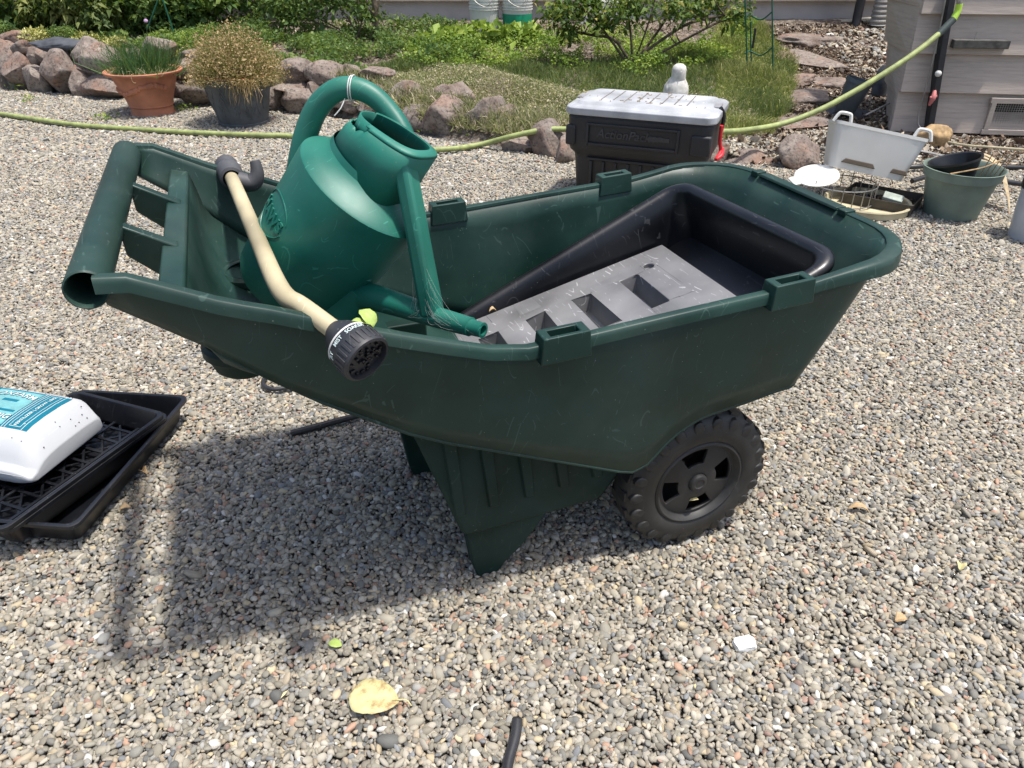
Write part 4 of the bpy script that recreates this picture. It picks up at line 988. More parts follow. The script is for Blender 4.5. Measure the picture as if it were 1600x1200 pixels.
tag(spk.build('dirt_specks', M['tyre'], jg, smooth=False), kind='stuff')
MB().box((-.17, -.1358, .036), (.26, .001, .0015)).build('mould_seam', M['jug'], jg, smooth=False)
lb = MB(); lb.add(*patch(-.30, -.070, -.060, .086, 0, '')); label = lb.build('label', M['teal'], jg)
pp = MB(); pp.add(*patch(-.255, -.138, -.054, .080, 0, '', .0005)); 
pp.build('picture_panel', M['aqua'], label)
for x0, x1 in ((-.134, -.1325), (-.127, -.1255), (-.084, -.0825), (-.293, -.291), (-.284, -.282)):
    MB().add(*patch(x0, x1, -.060, .086, 0, '', .0006, 1, 12)).build('label_stripe', M['ink'], label)
ln = MB()
for x0, x1, y0, y1 in ((-.119, -.1178, -.052, .078), (-.0912, -.090, -.052, .078), (-.119, -.090, -.0532, -.0519), (-.119, -.090, .0779, .0792)): ln.add(*patch(x0, x1, y0, y1, 0, '', .0006, 1, 8))
ln.build('label_border', M['ink'], label)
def jtext(txt, size, cx, cy, rot, mat, lift=.001, arc=0, bold=.0003):
    vs, fs = text_mesh(txt, size, .0002, bold); out = []
    for x, y, z in vs:
        if arc: y = y-(x*x)*arc
        c_, s_ = math.cos(rot), math.sin(rot); X, Y_ = cx+x*c_-y*s_, cy+x*s_+y*c_; out.append((X, Y_, jz(X, Y_)+lift+z))
    MB().add(out, fs).build('lettering', M[mat], label, smooth=False)
jtext('FOXFARM', .026, -.197, .062, 0, 'navy', .0016, 3.0, .0008); jtext('FOXFARM', .026, -.197, .062, 0, 'ink', .0022, 3.0, .0001)
jtext('GROW BIG', .024, -.197, -.030, 0, 'navy', .0016, 0, .0012); jtext('GROW BIG', .024, -.197, -.030, 0, 'ink', .0022, 0, .0003)
jtext('LIQUID PLANT FOOD', .008, -.197, -.047, 0, 'navy', .0014)
jtext('FERTILIZER | GROW | BIG', .0112, -.1045, .012, R(90), 'ink', .0014, 0, .0002)
hl = MB(); 
for i, (y0, y1, x0, x1) in enumerate(((-.010, -.002, -.25, -.145), (-.002, .006, -.24, -.20), (.030, .040, -.21, -.17))): hl.add(*patch(x0, x1, y0, y1, 0, '', .0009, 8, 2))
hl.build('picture_hills', M['teal'], label)

# ------------------------------------------------------------ storage trunk
c00, c10, c01 = Vector((.232, 3.352, 0)), Vector((.812, 3.122, 0)), Vector((.388, 3.804, 0))
ang = math.atan2(c10.y-c00.y, c10.x-c00.x); Wt = (c10-c00).length+.02; Dt = .40; Ht = .445
trunk = empty('storage_trunk', c00, ang, 'black storage trunk with a pale grey lid standing behind the cart', 'storage trunk')
tk = MB()
def tr_(ins, z, r=.04, ex=0): return [(p[0]+Wt/2, p[1]+Dt/2, p[2]) for p in rrect(Wt-2*ins, Dt-2*ins, r, z, 5)]
tk.rings([tr_(.050, 0), tr_(.046, .01), tr_(.034, .20), tr_(.030, .225), tr_(.014, .245), tr_(.010, .262), tr_(.008, .30), tr_(.006, .385), tr_(.010, .392), tr_(.010, .40)]); tk.build('body', M['cooler'], trunk, ang=30, bevel=.004)
pf = MB(); fx0, fx1, fz0, fz1 = .11, Wt-.15, .285, .358
for (x0, x1, z0, z1) in ((fx0, fx1, fz1, fz1+.010), (fx0, fx1, fz0-.012, fz0), (fx0-.012, fx0, fz0-.012, fz1+.010), (fx1, fx1+.012, fz0-.012, fz1+.010)):
    pf.box(((x0+x1)/2, .003, (z0+z1)/2), (x1-x0, .014, z1-z0))
pf.build('badge_frame', M['cooler'], trunk, bevel=.003)
for x0, x1 in ((.0, fx0-.055), (fx1+.055, Wt)):
    MB().box(((x0+x1)/2, .012, .31), (x1-x0-.01, .03, .085)).build('corner_block', M['cooler'], trunk, bevel=.008)
rb_ = MB()
for k in range(8): rb_.box((.12+k*(Wt-.25)/7, .031, .115), (.012, .014, .17))
rb_.box((Wt/2, .030, .208), (Wt-.2, .014, .012)); rb_.build('front_ribs', M['cooler'], trunk, bevel=.003)
vs, fs = text_mesh('ActionPacker', .052, .0018, .0006)
lt = MB(); Mx = Matrix.Translation((fx0+.18, .0045, (fz0+fz1)/2+.004)) @ Matrix.Rotation(R(90), 4, 'X') @ Matrix(((1, .25, 0, 0), (0, 1, 0, 0), (0, 0, 1, 0), (0, 0, 0, 1)))
lt.add(vs, fs, Mx); lt.box((fx1-.075, .005, (fz0+fz1)/2), (.09, .004, .018)); lt.build('raised_lettering', plastic('badge_black', (.035, .035, .04), .4, .1, .3), trunk, smooth=False)
ld = MB()
ld.rings([tr_(-.004, .398, .05), tr_(-.006, .402, .05), tr_(-.005, .426, .05), tr_(.004, .434, .05), tr_(.030, .437, .04), tr_(.042, .446, .03), tr_(.045, .447, .03)]); lid = ld.build('lid', M['lid'], trunk, ang=30, bevel=.002)
gv = MB(); gvm = simple('groove_dark', (.15, .14, .12), .9)  # darker tone for the thin strips that draw the lid grooves
for k in range(8):
    x = .13+k*(Wt-.27)/7; gv.box((x, Dt/2+.02, .4476), (.005, Dt*.55, .0012))
gv.build('lid_groove', gvm, lid, smooth=False)
for x in (.028, Wt-.035):
    MB().box((x, Dt*.52, .436), (.055, .085, .012)).build('latch_recess', simple('lid_shadow_grey', (.25, .25, .26), .6), lid, bevel=.003)
    h = MB().tube([(x-.008 if x < .3 else x+.030, Dt*.40, .44), (x+(-.024 if x < .3 else .046), Dt*.45, .405), (x+(-.022 if x < .3 else .044), Dt*.45, .34)], .008, 10).build('latch', M['cooler'], trunk)
MB().tube([(Wt+.010, Dt*.38, .37), (Wt+.012, Dt*.40, .30), (Wt+.020, Dt*.42, .26), (Wt+.010, Dt*.30, .235), (Wt+.03, Dt*.36, .25), (Wt+.022, Dt*.5, .262)], .008, 8).build('red_strap', M['red'], trunk)
rnd4 = random.Random(9); lit = MB()
for k in range(46):
    x, y = rnd4.gauss(Wt*.52, .12), rnd4.uniform(.07, Dt-.06); L_ = rnd4.uniform(.004, .02)
    lit.box((0, 0, 0), (L_, .0022, .0018), Matrix.Translation((min(Wt-.06, max(.06, x)), y, .4495)) @ Matrix.Rotation(rnd4.uniform(0, 3), 4, 'Z'))
tag(lit.build('leaf_litter', M['dead'], None, smooth=False), 'dry twigs and leaf crumbs scattered on the trunk lid', 'litter', kind='stuff')
bpy.data.objects['leaf_litter'].location = c00; bpy.data.objects['leaf_litter'].rotation_euler = (0, 0, ang)

# white bird ornament behind the trunk
pb_ = at(1058, 130, 4.85); zb0 = bed_z(pb_.x, 4.85)
bird = empty('bird_statue', (pb_.x, 4.85, zb0), R(8), 'weathered white stone bird ornament facing the camera behind the trunk lid', 'statue')
k_ = pxm(4.85, .2); top = at(1058, 99, 4.85).z-zb0
bb = MB(); h0 = top
prof = [(.62, .0), (.70, .10), (.80, .30), (.78, .45), (.68, .58), (.54, .66), (.46, .72), (.46, .80), (.47, .87), (.40, .95), (.22, .995), (.02, 1.0)]
rw = 22*k_*1.08
bb.rings([[(rw*r_*math.cos(2*math.pi*j/24), rw*r_*.95*math.sin(2*math.pi*j/24)-(.012 if z > .7 else 0)+rw*.35*(1-z)*max(0, math.sin(2*math.pi*j/24)), h0*z) for j in range(24)] for r_, z in prof])
bb.build('body', M['birdstone'], bird)
for s_ in (-1, 1):
    MB().rings([[(s_*(rw*.62+rw*.20*math.cos(2*math.pi*j/12)*a_), rw*.1+rw*.5*math.sin(2*math.pi*j/12)*a_, h0*z) for j in range(12)] for a_, z in ((.2, .08), (.8, .2), (1, .38), (.8, .52), (.2, .60))]).build('wing', M['birdstone'], bird)
MB().add([(-.006, -rw*.5, h0*.85), (.006, -rw*.5, h0*.85), (0, -rw*.5, h0*.88), (0, -rw*.72, h0*.845)], [(0, 1, 3), (1, 2, 3), (2, 0, 3)]).build('beak', M['birdstone'], bird)

# ------------------------------------------------------------ foliage helpers
def leaves(name, C_, mat, size=.03, aspect=.5, up=.4, tint=None, parent=None, seed=0, sj=.35, droop=0):
    r = np.random.RandomState(seed+11); n = len(C_)
    d = r.normal(0, 1, (n, 3)); d[:, 2] = d[:, 2]*.5+up; d /= np.linalg.norm(d, axis=1)[:, None]; 
    nn = r.normal(0, 1, (n, 3)); nn[:, 2] += .9; s = np.cross(d, nn); s /= np.linalg.norm(s, axis=1)[:, None]
    nm = np.cross(s, d); L = size*np.exp(r.normal(0, sj, n))[:, None]; W = L*aspect/2
    b = C_; t = C_+d*L-np.array([0, 0, droop])*L; m = C_+d*L*.5+nm*L*-.06
    l = C_+d*L*.45+s*W+nm*L*.06; q = C_+d*L*.45-s*W+nm*L*.06
    V = np.stack([b, q, t, l, m], 1).reshape(-1, 3)
    base = (np.arange(n)*5)[:, None]; Fc = np.concatenate([base+[0, 1, 4], base+[1, 2, 4], base+[2, 3, 4], base+[3, 0, 4]], 0)
    tn = r.rand(n) if tint is None else tint
    return fast_mesh(name, V, Fc, mat, np.repeat(tn, 5), parent)
def blades(name, base, tip, mat, w=.002, bend=.2, tint=None, parent=None, seed=0):
    r = np.random.RandomState(seed+3); n = len(base); d = tip-base; s = np.cross(d, r.normal(0, 1, (n, 3))); s /= np.linalg.norm(s, axis=1)[:, None]+1e-9
    side = r.normal(0, 1, (n, 3))*np.linalg.norm(d, axis=1)[:, None]*bend*.3; mid = base+d*.55+side; W = (w*(.6+.8*r.rand(n)))[:, None]
    V = np.stack([base-s*W, base+s*W, mid+s*W*.8, mid-s*W*.8, tip], 1).reshape(-1, 3)
    b = (np.arange(n)*5)[:, None]; Fc = np.concatenate([b+[0, 1, 2], b+[0, 2, 3], b+[3, 2, 4]], 0)
    return fast_mesh(name, V, Fc, mat, np.repeat(r.rand(n) if tint is None else tint, 5), parent)
def clumps(ellipsoids, n, seed=0, shell=.55):
    r = np.random.RandomState(seed); out = []; vol = np.array([e[3]*e[4]*e[5] for e in ellipsoids])**.75; vol = vol/vol.sum()
    for e, f_ in zip(ellipsoids, vol):
        k = int(n*f_); u = r.normal(0, 1, (k, 3)); u /= np.linalg.norm(u, axis=1)[:, None]; rad = (shell+(1-shell)*r.rand(k))**.8
        # lumpy surface
        lump = 1+.22*np.sin(u[:, 0]*7+e[0]*9)*np.sin(u[:, 1]*6+e[1]*5)*np.sin(u[:, 2]*8+1)+.10*r.normal(0, 1, k)
        out.append(np.array(e[:3])+u*rad[:, None]*lump[:, None]*np.array(e[3:6]))
    return np.concatenate(out)
LM = {
 'dark': leaf_mat('dark_leaves', [(0, (.018, .040, .012)), (.5, (.04, .085, .02)), (1, (.09, .16, .04))]),
 'mid': leaf_mat('mid_leaves', [(0, (.04, .085, .022)), (.5, (.085, .16, .04)), (1, (.20, .27, .07))]),
 'bright': leaf_mat('bright_leaves', [(0, (.08, .16, .025)), (.5, (.19, .30, .045)), (1, (.36, .44, .08))]),
 'rose': leaf_mat('rose_leaves', [(0, (.04, .085, .022)), (.55, (.10, .17, .04)), (.85, (.20, .26, .06)), (1, (.40, .33, .08))]),
 'olive': leaf_mat('olive_leaves', [(0, (.06, .10, .025)), (.5, (.14, .18, .05)), (1, (.28, .29, .10))]),
 'yellow': leaf_mat('yellow_rosettes', [(0, (.20, .22, .06)), (.5, (.42, .40, .12)), (1, (.60, .56, .25))], trans=.2),
 'thyme': leaf_mat('dry_thyme', [(0, (.16, .20, .08)), (.35, (.30, .31, .15)), (.6, (.46, .41, .24)), (.85, (.56, .47, .32)), (1, (.60, .48, .42))], trans=.35),
 'grass': leaf_mat('pale_grass', [(0, (.15, .19, .05)), (.5, (.30, .32, .10)), (1, (.48, .44, .20))]),
 'deepgrass': leaf_mat('deep_grass', [(0, (.06, .10, .035)), (.5, (.13, .18, .06)), (1, (.28, .28, .12))]),
 'heather': leaf_mat('heather_tips', [(0, (.20, .19, .07)), (.5, (.38, .25, .12)), (1, (.55, .38, .22))], trans=.25),
 'chive': leaf_mat('chives', [(0, (.035, .10, .035)), (1, (.10, .20, .07))]),
 'mulch': leaf_mat('mulch_chips', [(0, (.045, .03, .022)), (.4, (.12, .08, .055)), (.7, (.24, .17, .11)), (.9, (.42, .34, .24)), (1, (.55, .50, .42))], trans=0),
}
def scatter_bed(poly_px, n, seed, zoff=0):      # poly in (x,y) metres
    r = np.random.RandomState(seed); P_ = np.array(poly_px); x0, y0 = P_.min(0); x1, y1 = P_.max(0); out = []
    while len(out) < n:
        q = r.rand(4000, 2)*[x1-x0, y1-y0]+[x0, y0]; ins = np.zeros(len(q), bool); j = len(P_)-1
        for i in range(len(P_)):
            xi, yi = P_[i]; xj, yj = P_[j]
            c = ((yi > q[:, 1]) != (yj > q[:, 1])) & (q[:, 0] < (xj-xi)*(q[:, 1]-yi)/(yj-yi+1e-12)+xi); ins ^= c; j = i
        for p in q[ins]:
            if p[1] > wall_y(p[0])+.02: out.append((p[0], p[1], bed_z(p[0], p[1])+zoff))
    return np.array(out[:n])
def gpos(px, py):       # point of the bed under a pixel
    Y = 4.0
    for _ in range(200):
        c = at(px, py, Y)
        if c.z <= bed_z(c.x, c.y): return c
        Y += .02
        if Y > 7.5: break
    return at(px, py, 7.4)
def pxpoly(pts): return [(c.x, c.y) for c in (gpos(*q) for q in pts)]
def ht(pts, h, seed, sc=2.2):   # patchy heights
    r = np.random.RandomState(seed); nz_ = np.array([noise.noise(Vector((p[0]*sc, p[1]*sc, seed))) for p in pts]); return np.clip(h*(.6+.9*nz_)*(.5+.7*r.rand(len(pts))), .004, None)
# dry thyme spilling over the rocks
pt = scatter_bed(pxpoly([(560, 128), (640, 112), (760, 112), (900, 150), (1010, 160), (1160, 170), (1190, 215), (1100, 226), (900, 215), (820, 212), (760, 185), (690, 160), (600, 140)]), 42000, 1)
hh = ht(pt, .085, 2)
r_ = np.random.RandomState(8); tip = pt+np.column_stack([r_.normal(0, .018, len(pt)), r_.normal(0, .018, len(pt)), hh]); 
tn = np.clip(.5+.35*np.array([noise.noise(Vector((p[0]*4, p[1]*4, 5))) for p in pt])*2+r_.normal(0, .22, len(pt)), 0, 1)
o = blades('dry_thyme', pt, tip, LM['thyme'], .0030, .5, tn, None, 2); tag(o, 'dry straw-coloured creeping thyme mounding over the front rocks', 'ground cover', kind='stuff')
cc = np.concatenate([pt[:, :]+(tip-pt)*t for t in (.75, 1.0)]); o = leaves('thyme_tips', cc[r_.rand(len(cc)) < .55], LM['thyme'], .011, .6, .6, None, None, 5); tag(o, 'tiny dry flower heads of the creeping thyme', 'ground cover', kind='stuff')
n = 6000; xx = r_.uniform(-1.25, .28, n); off = r_.uniform(.17, .42, n)
pt = np.array([(x, wall_y(x)+o_, bed_z(x, wall_y(x)+max(.2, o_))+.02+.02*noise.noise(Vector((x*5, o_*5, 1)))) for x, o_ in zip(xx, off)])
kp = np.array([noise.noise(Vector((p[0]*2.3, 3.1, 0))) > -.22 or o_ > .10 for p, o_ in zip(pt, off)]); pt = pt[kp]; n = len(pt)
tip = pt+np.column_stack([r_.normal(0, .03, n), r_.normal(-.01, .025, n), r_.normal(.05, .03, n)])
o = blades('trailing_thyme', pt, tip, LM['thyme'], .0032, .6, None, None, 12); tag(o, 'dry thyme strands trailing over the tops of the boulders', 'ground cover', kind='stuff')

# deep green grass band
pt = scatter_bed(pxpoly([(560, 112), (640, 92), (800, 92), (900, 110), (1160, 60), (1240, 90), (1235, 180), (1160, 205), (1000, 165), (880, 150), (760, 120)]), 30000, 3)
hh = ht(pt, .085, 4); tip = pt+np.column_stack([r_.normal(0, .022, len(pt)), r_.normal(0, .022, len(pt)), hh])
o = blades('low_grass', pt, tip, LM['deepgrass'], .0026, .5, None, None, 4); tag(o, 'low soft green grass growing between the trunk and the rose bush', 'grass', kind='stuff')
# pale grass near the cage
pt = scatter_bed(pxpoly([(1120, 40), (1180, 38), (1240, 95), (1245, 130), (1205, 215), (1130, 225), (1120, 150)]), 22000, 5)
hh = ht(pt, .11, 6); tip = pt+np.column_stack([r_.normal(0, .025, len(pt)), r_.normal(0, .025, len(pt)), hh])
o = blades('pale_grass', pt, tip, LM['grass'], .0026, .6, None, None, 6); tag(o, 'pale yellow-green grass around the wire cage beside the path', 'grass', kind='stuff')
# leafy ground cover
def carpet(name, poly, n, h, mat, size, lab, seed, dens=2.5):
    pt = scatter_bed(pxpoly(poly), n, seed); kp = np.array([noise.noise(Vector((p[0]*3.1, p[1]*3.1, seed+9)))+.5*noise.noise(Vector((p[0]*9, p[1]*9, seed))) > -.16 for p in pt]); pt = pt[kp]; n = len(pt); hz = ht(pt, h*1.2, seed, dens); r = np.random.RandomState(seed); pt[:, 2] += hz*r.rand(n)**.4
    tn = np.clip(.5+.9*np.array([noise.noise(Vector((p[0]*5, p[1]*5, seed))) for p in pt])+r.normal(0, .25, n), 0, 1)
    o = leaves(name, pt, mat, size, .62, .25, tn, None, seed, .3); tag(o, lab, 'ground cover', kind='stuff')
carpet('green_ground_cover', [(400, 112), (420, 60), (600, 40), (720, 44), (760, 95), (640, 112), (560, 118)], 22000, .10, LM['mid'], .024, 'mid green leafy ground cover left of the chartreuse plants', 21)
carpet('bright_ground_cover', [(620, 104), (660, 60), (760, 50), (900, 60), (1180, 50), (1170, 100), (1000, 128), (900, 112), (760, 112), (680, 116)], 26000, .10, LM['bright'], .020, 'bright yellow-green ground cover around the foot of the rose bush', 22)
carpet('shaded_ground_cover', [(0, 64), (0, 30), (420, 30), (430, 100), (380, 110), (200, 84), (120, 62)], 22000, .10, LM['mid'], .026, 'leafy undergrowth behind the left rock edging', 23)
# mulch and litter
pt = scatter_bed(pxpoly([(1120, 250), (1210, 170), (1245, 90), (1180, 40), (1385, 38), (1392, 200), (1330, 258), (1200, 262)]), 16000, 31, .004)
o = leaves('leaf_mulch', pt, LM['mulch'], .020, .55, .05, None, None, 31, .45); tag(o, 'brown and tan leaf mulch covering the path between the stepping stones', 'mulch', kind='stuff')
pt = scatter_bed(pxpoly([(0, 70), (0, 36), (760, 36), (1180, 40), (1100, 120), (640, 120), (400, 120), (160, 90)]), 9000, 32, .004)
o = leaves('bed_litter', pt, LM['mulch'], .022, .5, .1, None, None, 32, .45); tag(o, 'dry leaf litter on the soil of the raised bed', 'mulch', kind='stuff')
r6 = np.random.RandomState(6); q = np.column_stack([r6.uniform(1.25, 3.4, 9000), r6.uniform(3.95, 4.95, 9000)]); q = q[(q[:, 1] > 4.1-.2*r6.rand(len(q))) & (q[:, 1]+.0*q[:, 0] < 4.62)]
o = leaves('drip_line_mulch', np.column_stack([q, np.array([max(.002, bed_z(a, b))+.004 for a, b in q])]), LM['mulch'], .022, .55, .05, None, None, 33, .5); tag(o, 'bark chips and dry leaves at the foot of the shed', 'mulch', kind='stuff')
# gravel spilled on the path
pp_ = scatter_bed(pxpoly([(1115, 246), (1150, 214), (1290, 205), (1300, 240), (1330, 262), (1180, 268)]), 2600, 41, .004); pq = scatter_bed(pxpoly([(1210, 60), (1385, 45), (1390, 120), (1340, 120), (1300, 80)]), 330, 42, .006)
pa = np.concatenate([pp_, pq]); sc_ = np.concatenate([np.full(len(pp_), .017), np.full(len(pq), .034)])*np.exp(r6.normal(0, .3, len(pa)))
tag(scatter('path_gravel', pa, np.column_stack([r6.normal(0, .4, len(pa)), r6.normal(0, .4, len(pa)), r6.uniform(0, 6, len(pa))]), np.repeat(sc_[:, None], 3, 1), PEB), 'pale pebbles spilled over the soil of the path', 'gravel', kind='stuff')

# ------------------------------------------------------------ shrubs
def shrub(name, ell, n, mat, size, label, cat='shrub', seed=0, stems=6, aspect=.5, grp='shrubs at the back of the bed', up=.3, base=None, droop=.3):
    c = np.mean([e[:2] for e in ell], 0); b = Vector((c[0], c[1], bed_z(c[0], c[1]))) if base is None else Vector(base)
    e = empty(name, b, 0, label, cat, grp)
    pts = clumps([(x-b.x, y-b.y, z-b.z, a, bb_, cc_) for x, y, z, a, bb_, cc_ in ell], n, seed); pts = pts[pts[:, 2] > .01]
    sd = np.random.RandomState(seed); tn = np.clip(.5+1.1*np.array([noise.noise(Vector((p[0]*6, p[1]*6, p[2]*6+seed))) for p in pts])+sd.normal(0, .2, len(pts)), 0, 1)
    leaves('foliage', pts, LM[mat], size, aspect, up, tn, e, seed, .3, droop)
    rd = random.Random(seed); sm = MB()
    for k in range(stems):
        x, y, z, a, bb_, cc_ = ell[k % len(ell)]; tp_ = Vector((x-b.x+rd.uniform(-.6, .6)*a, y-b.y+rd.uniform(-.4, .4)*bb_, z-b.z+cc_*rd.uniform(0, .8))); s_ = Vector((rd.uniform(-.06, .06), rd.uniform(-.04, .04), -.02))
        sm.tube([s_, s_.lerp(tp_, .5)+Vector((rd.uniform(-.05, .05), 0, .03)), tp_], [.012, .008, .003], 7)
    sm.build('stems', M['bark'], e)
def E_(px, py, Y, wpx, hpx, dep=.3): c = at(px, py, Y); k = pxm(Y, c.z); return (c.x, c.y, c.z, wpx*k/2, dep, hpx*k/2)
shrub('broadleaf_shrub', [E_(12, 10, 7.0, 120, 110), E_(-50, 20, 7.1, 120, 90)], 1500, 'dark', .10, 'dark glossy broad-leaved shrub at the upper left corner', seed=51, aspect=.42, droop=.6)
shrub('leafy_shrub', [E_(125, -10, 6.9, 130, 90), E_(75, 10, 7.0, 70, 60), E_(165, 20, 6.9, 70, 50)], 4200, 'olive', .058, 'tall olive-green leafy shrub left of the climbing green stakes', seed=52, droop=.6)
shrub('vine_shrub', [E_(235, 0, 7.0, 120, 80), E_(285, 15, 7.1, 110, 70), E_(320, -10, 7.1, 80, 60)], 3800, 'mid', .055, 'loose green vine-like shrub behind the terracotta pot', seed=53, aspect=.65)
shrub('shadow_shrub', [E_(200, 30, 7.3, 200, 40, .15), E_(60, 30, 7.35, 160, 40, .15), E_(420, -5, 7.35, 180, 60, .15)], 4200, 'dark', .045, 'dark undergrowth shrub in shade against the house wall', seed=54)
shrub('small_green_shrub', [E_(8, 50, 6.5, 30, 30, .1)], 700, 'mid', .022, 'small fresh green plant at the left picture edge above the rocks', 'plant', 55, 3)
shrub('rosette_succulent', [E_(58, 58, 6.35, 46, 24, .12)], 900, 'yellow', .022, 'pale yellow-green rosette succulent left of the slate slab', 'succulent', 56, 2, .6, 'succulents on the rock edging', .7, droop=0)
shrub('rosette_succulent', [E_(138, 66, 6.25, 56, 24, .12)], 1000, 'yellow', .022, 'bright yellow rosette succulent above the round brown rock', 'succulent', 57, 2, .6, 'succulents on the rock edging', .7, droop=0)
shrub('rosette_succulent', [E_(182, 66, 6.2, 30, 16, .1), E_(268, 86, 6.0, 34, 16, .1)], 800, 'yellow', .020, 'small yellowish succulents on either side of the chives', 'succulent', 58, 2, .6, 'succulents on the rock edging', .7, droop=0)
shrub('grey_sedum', [E_(98, 52, 6.4, 40, 22, .12)], 900, 'mid', .018, 'blue-green sedum between the two yellow succulents', 'succulent', 59, 2, .5, 'succulents on the rock edging', .7)
shrub('feathery_plant', [E_(250, 68, 6.1, 60, 30, .14), E_(300, 62, 6.2, 50, 30, .14)], 1900, 'bright', .018, 'feathery lime-green plant behind the terracotta pot rim', 'plant', 60, 3, .4)
# chartreuse broad-leaved plants
for px, py, lab in ((700, 58, 'leftmost chartreuse broad-leaved plant in front of the plain bucket'), (756, 50, 'middle chartreuse broad-leaved plant under the buckets'), (815, 52, 'rightmost chartreuse broad-leaved plant beside the rose bush')):
    c = gpos(px, py+18); r7 = np.random.RandomState(px); e = empty('chartreuse_plant', c, 0, lab, 'plant', 'chartreuse broad-leaved plants'); n = 150
    P_ = np.column_stack([r7.normal(0, .10, n), r7.normal(0, .07, n), r7.uniform(.01, .13, n)]); leaves('foliage', P_, LM['bright'], .085, .5, .55, np.clip(r7.normal(.7, .2, n), 0, 1), e, px, .25, .2)
    sm = MB()
    for k in range(10): sm.tube([(P_[k, 0]*.2, P_[k, 1]*.2, -.01), tuple(P_[k])], [.004, .002], 6)
    sm.build('stems', M['stemgreen'], e)
# bushes with canes: (polyline px, Y, radius)
def cane_bush(name, label, Y, canes, tufts, mat, size, n, seed, grp=None):
    b = gpos(*canes[0][0][0]); e = empty(name, b, 0, label, 'bush', grp); cm = MB(); rd = random.Random(seed)
    for pl, r0, r1 in canes:
        m_ = len(pl); pts = [at(q[0], q[1], b.y+(q[2] if len(q) > 2 else 0))-b for q in pl]
        cm.tube(pts, [r0+(r1-r0)*i/(m_-1) for i in range(m_)], 8, 5)
        for k in range(5):
            t = rd.uniform(.4, .98)*(m_-1); i = int(t); q0 = pts[i].lerp(pts[min(i+1, m_-1)], t-i); q1 = q0+Vector((rd.uniform(-.14, .14), rd.uniform(-.1, .1), rd.uniform(.0, .14)))
            cm.tube([q0, q0.lerp(q1, .5)+Vector((0, 0, -.01)), q1], [r1*.8+.001, r1*.6, .0015], 6, 3)
    cm.build('canes', M['bark'], e)
    ell = []
    for px, py, w_, h_, dy in tufts: c = at(px, py, b.y+dy)-b; k = pxm(b.y, .3); ell.append((c.x, c.y, c.z, w_*k/2, .16, h_*k/2))
    pts = clumps(ell, n, seed, .1); sd = np.random.RandomState(seed)
    leaves('foliage', pts, LM[mat], size, .6, .1, np.clip(sd.normal(.5, .28, len(pts)), 0, 1), e, seed, .3, .4)
cane_bush('rose_bush', 'sprawling rose bush with bare canes and yellowing leaves behind the trunk', 0,
    [([(985, 104), (970, 85), (945, 50), (915, 15, -.05), (880, -20, -.05)], .010, .006), ([(988, 100), (986, 60), (982, 20), (978, -30)], .010, .006), ([(992, 102), (1030, 84), (1070, 62), (1120, 36), (1180, 10)], .010, .007),
     ([(990, 100), (1020, 60, .1), (1040, 30, .1), (1065, -20, .1)], .012, .007), ([(984, 98), (960, 62, .1), (925, 55, .15), (874, 44, .15)], .013, .008), ([(990, 100), (1012, 40, -.1), (1026, -10, -.1)], .007, .005), ([(988, 95), (1060, 45), (1100, 30), (1150, 20)], .012, .008)],
    [(880, 20, 90, 60, 0), (920, 0, 120, 60, .1), (990, 10, 90, 50, -.1), (1060, 15, 90, 50, 0), (1110, 5, 90, 50, .1), (1150, 25, 60, 40, 0), (890, 50, 40, 40, .1), (945, 30, 80, 50, 0)], 'rose', .040, 3000, 71, 'bushes with bare canes')
MB().tube([(0, 0, -.02), (0, 0, .03), (.0, 0, .06)], [.03, .035, .015], 10).build('root_crown', M['bark'], bpy.data.objects['rose_bush'])
cane_bush('shaded_rose_bush', 'dark-leaved bush with fanning canes left of centre behind the rocks', 0,
    [([(552, 62), (520, 45), (470, 25), (430, 0)], .010, .005), ([(555, 60), (545, 30), (520, 0), (500, -30)], .010, .005), ([(585, 62), (588, 30), (584, 0), (580, -40)], .022, .020), ([(556, 64), (565, 30), (555, -10), (540, -40)], .008, .004), ([(560, 62), (500, 30, .1), (450, 10, .1)], .007, .004)],
    [(430, 0, 90, 60, 0), (470, 15, 80, 40, 0), (520, 0, 110, 60, 0), (560, 10, 70, 50, .1), (575, 25, 40, 30, 0), (500, -20, 120, 40, 0), (450, 30, 60, 30, 0)], 'mid', .036, 2600, 72, 'bushes with bare canes')
# plant stakes
for x0, y0, x1, y1, lab in ((250, -8, 230, 46, 'pale leaning plant stake behind the chives'), (252, -8, 275, 62, 'green leaning plant stake crossing the pale one')):
    a_, b_ = at(x0, y0, 6.5), at(x1, y1, 6.5); tag(MB().tube([a_, b_], .006, 8).build('plant_stake', M['wirecage']), lab, 'stake', 'crossed plant stakes')
# tomato cage
cg = gpos(1175, 120); cage = empty('tomato_cage', cg, 0, 'dark green wire plant cage standing in the pale grass beside the path', 'plant cage')
def rel(px, py, dy): return at(px, py, cg.y+dy)-cg
lg = [rel(1168, 122, 0), rel(1174, 105, .12), rel(1208, 138, -.05)]; tpz = [rel(1163, -40, 0), rel(1171, -40, .12), rel(1206, -40, -.05)]
for a_, b_ in zip(lg, tpz): MB().tube([a_, b_], .0055, 8).build('cage_leg', M['wirecage'], cage)
for pyy in (24, 80):
    q = [rel(1164, pyy+4, 0), rel(1172, pyy-0, .12), rel(1190, pyy+2, .03), rel(1207, pyy-6, -.05)]; MB().tube([q[0], q[1], q[2]+Vector((0, 0, -.02)), q[3]], .005, 8).build('cage_ring', M['wirecage'], cage)
MB().box(tuple(rel(1178, 60, -.02)), (.014, .01, .13), Matrix.Identity(4)).build('hanging_tag', M['cooler'], cage, smooth=False)

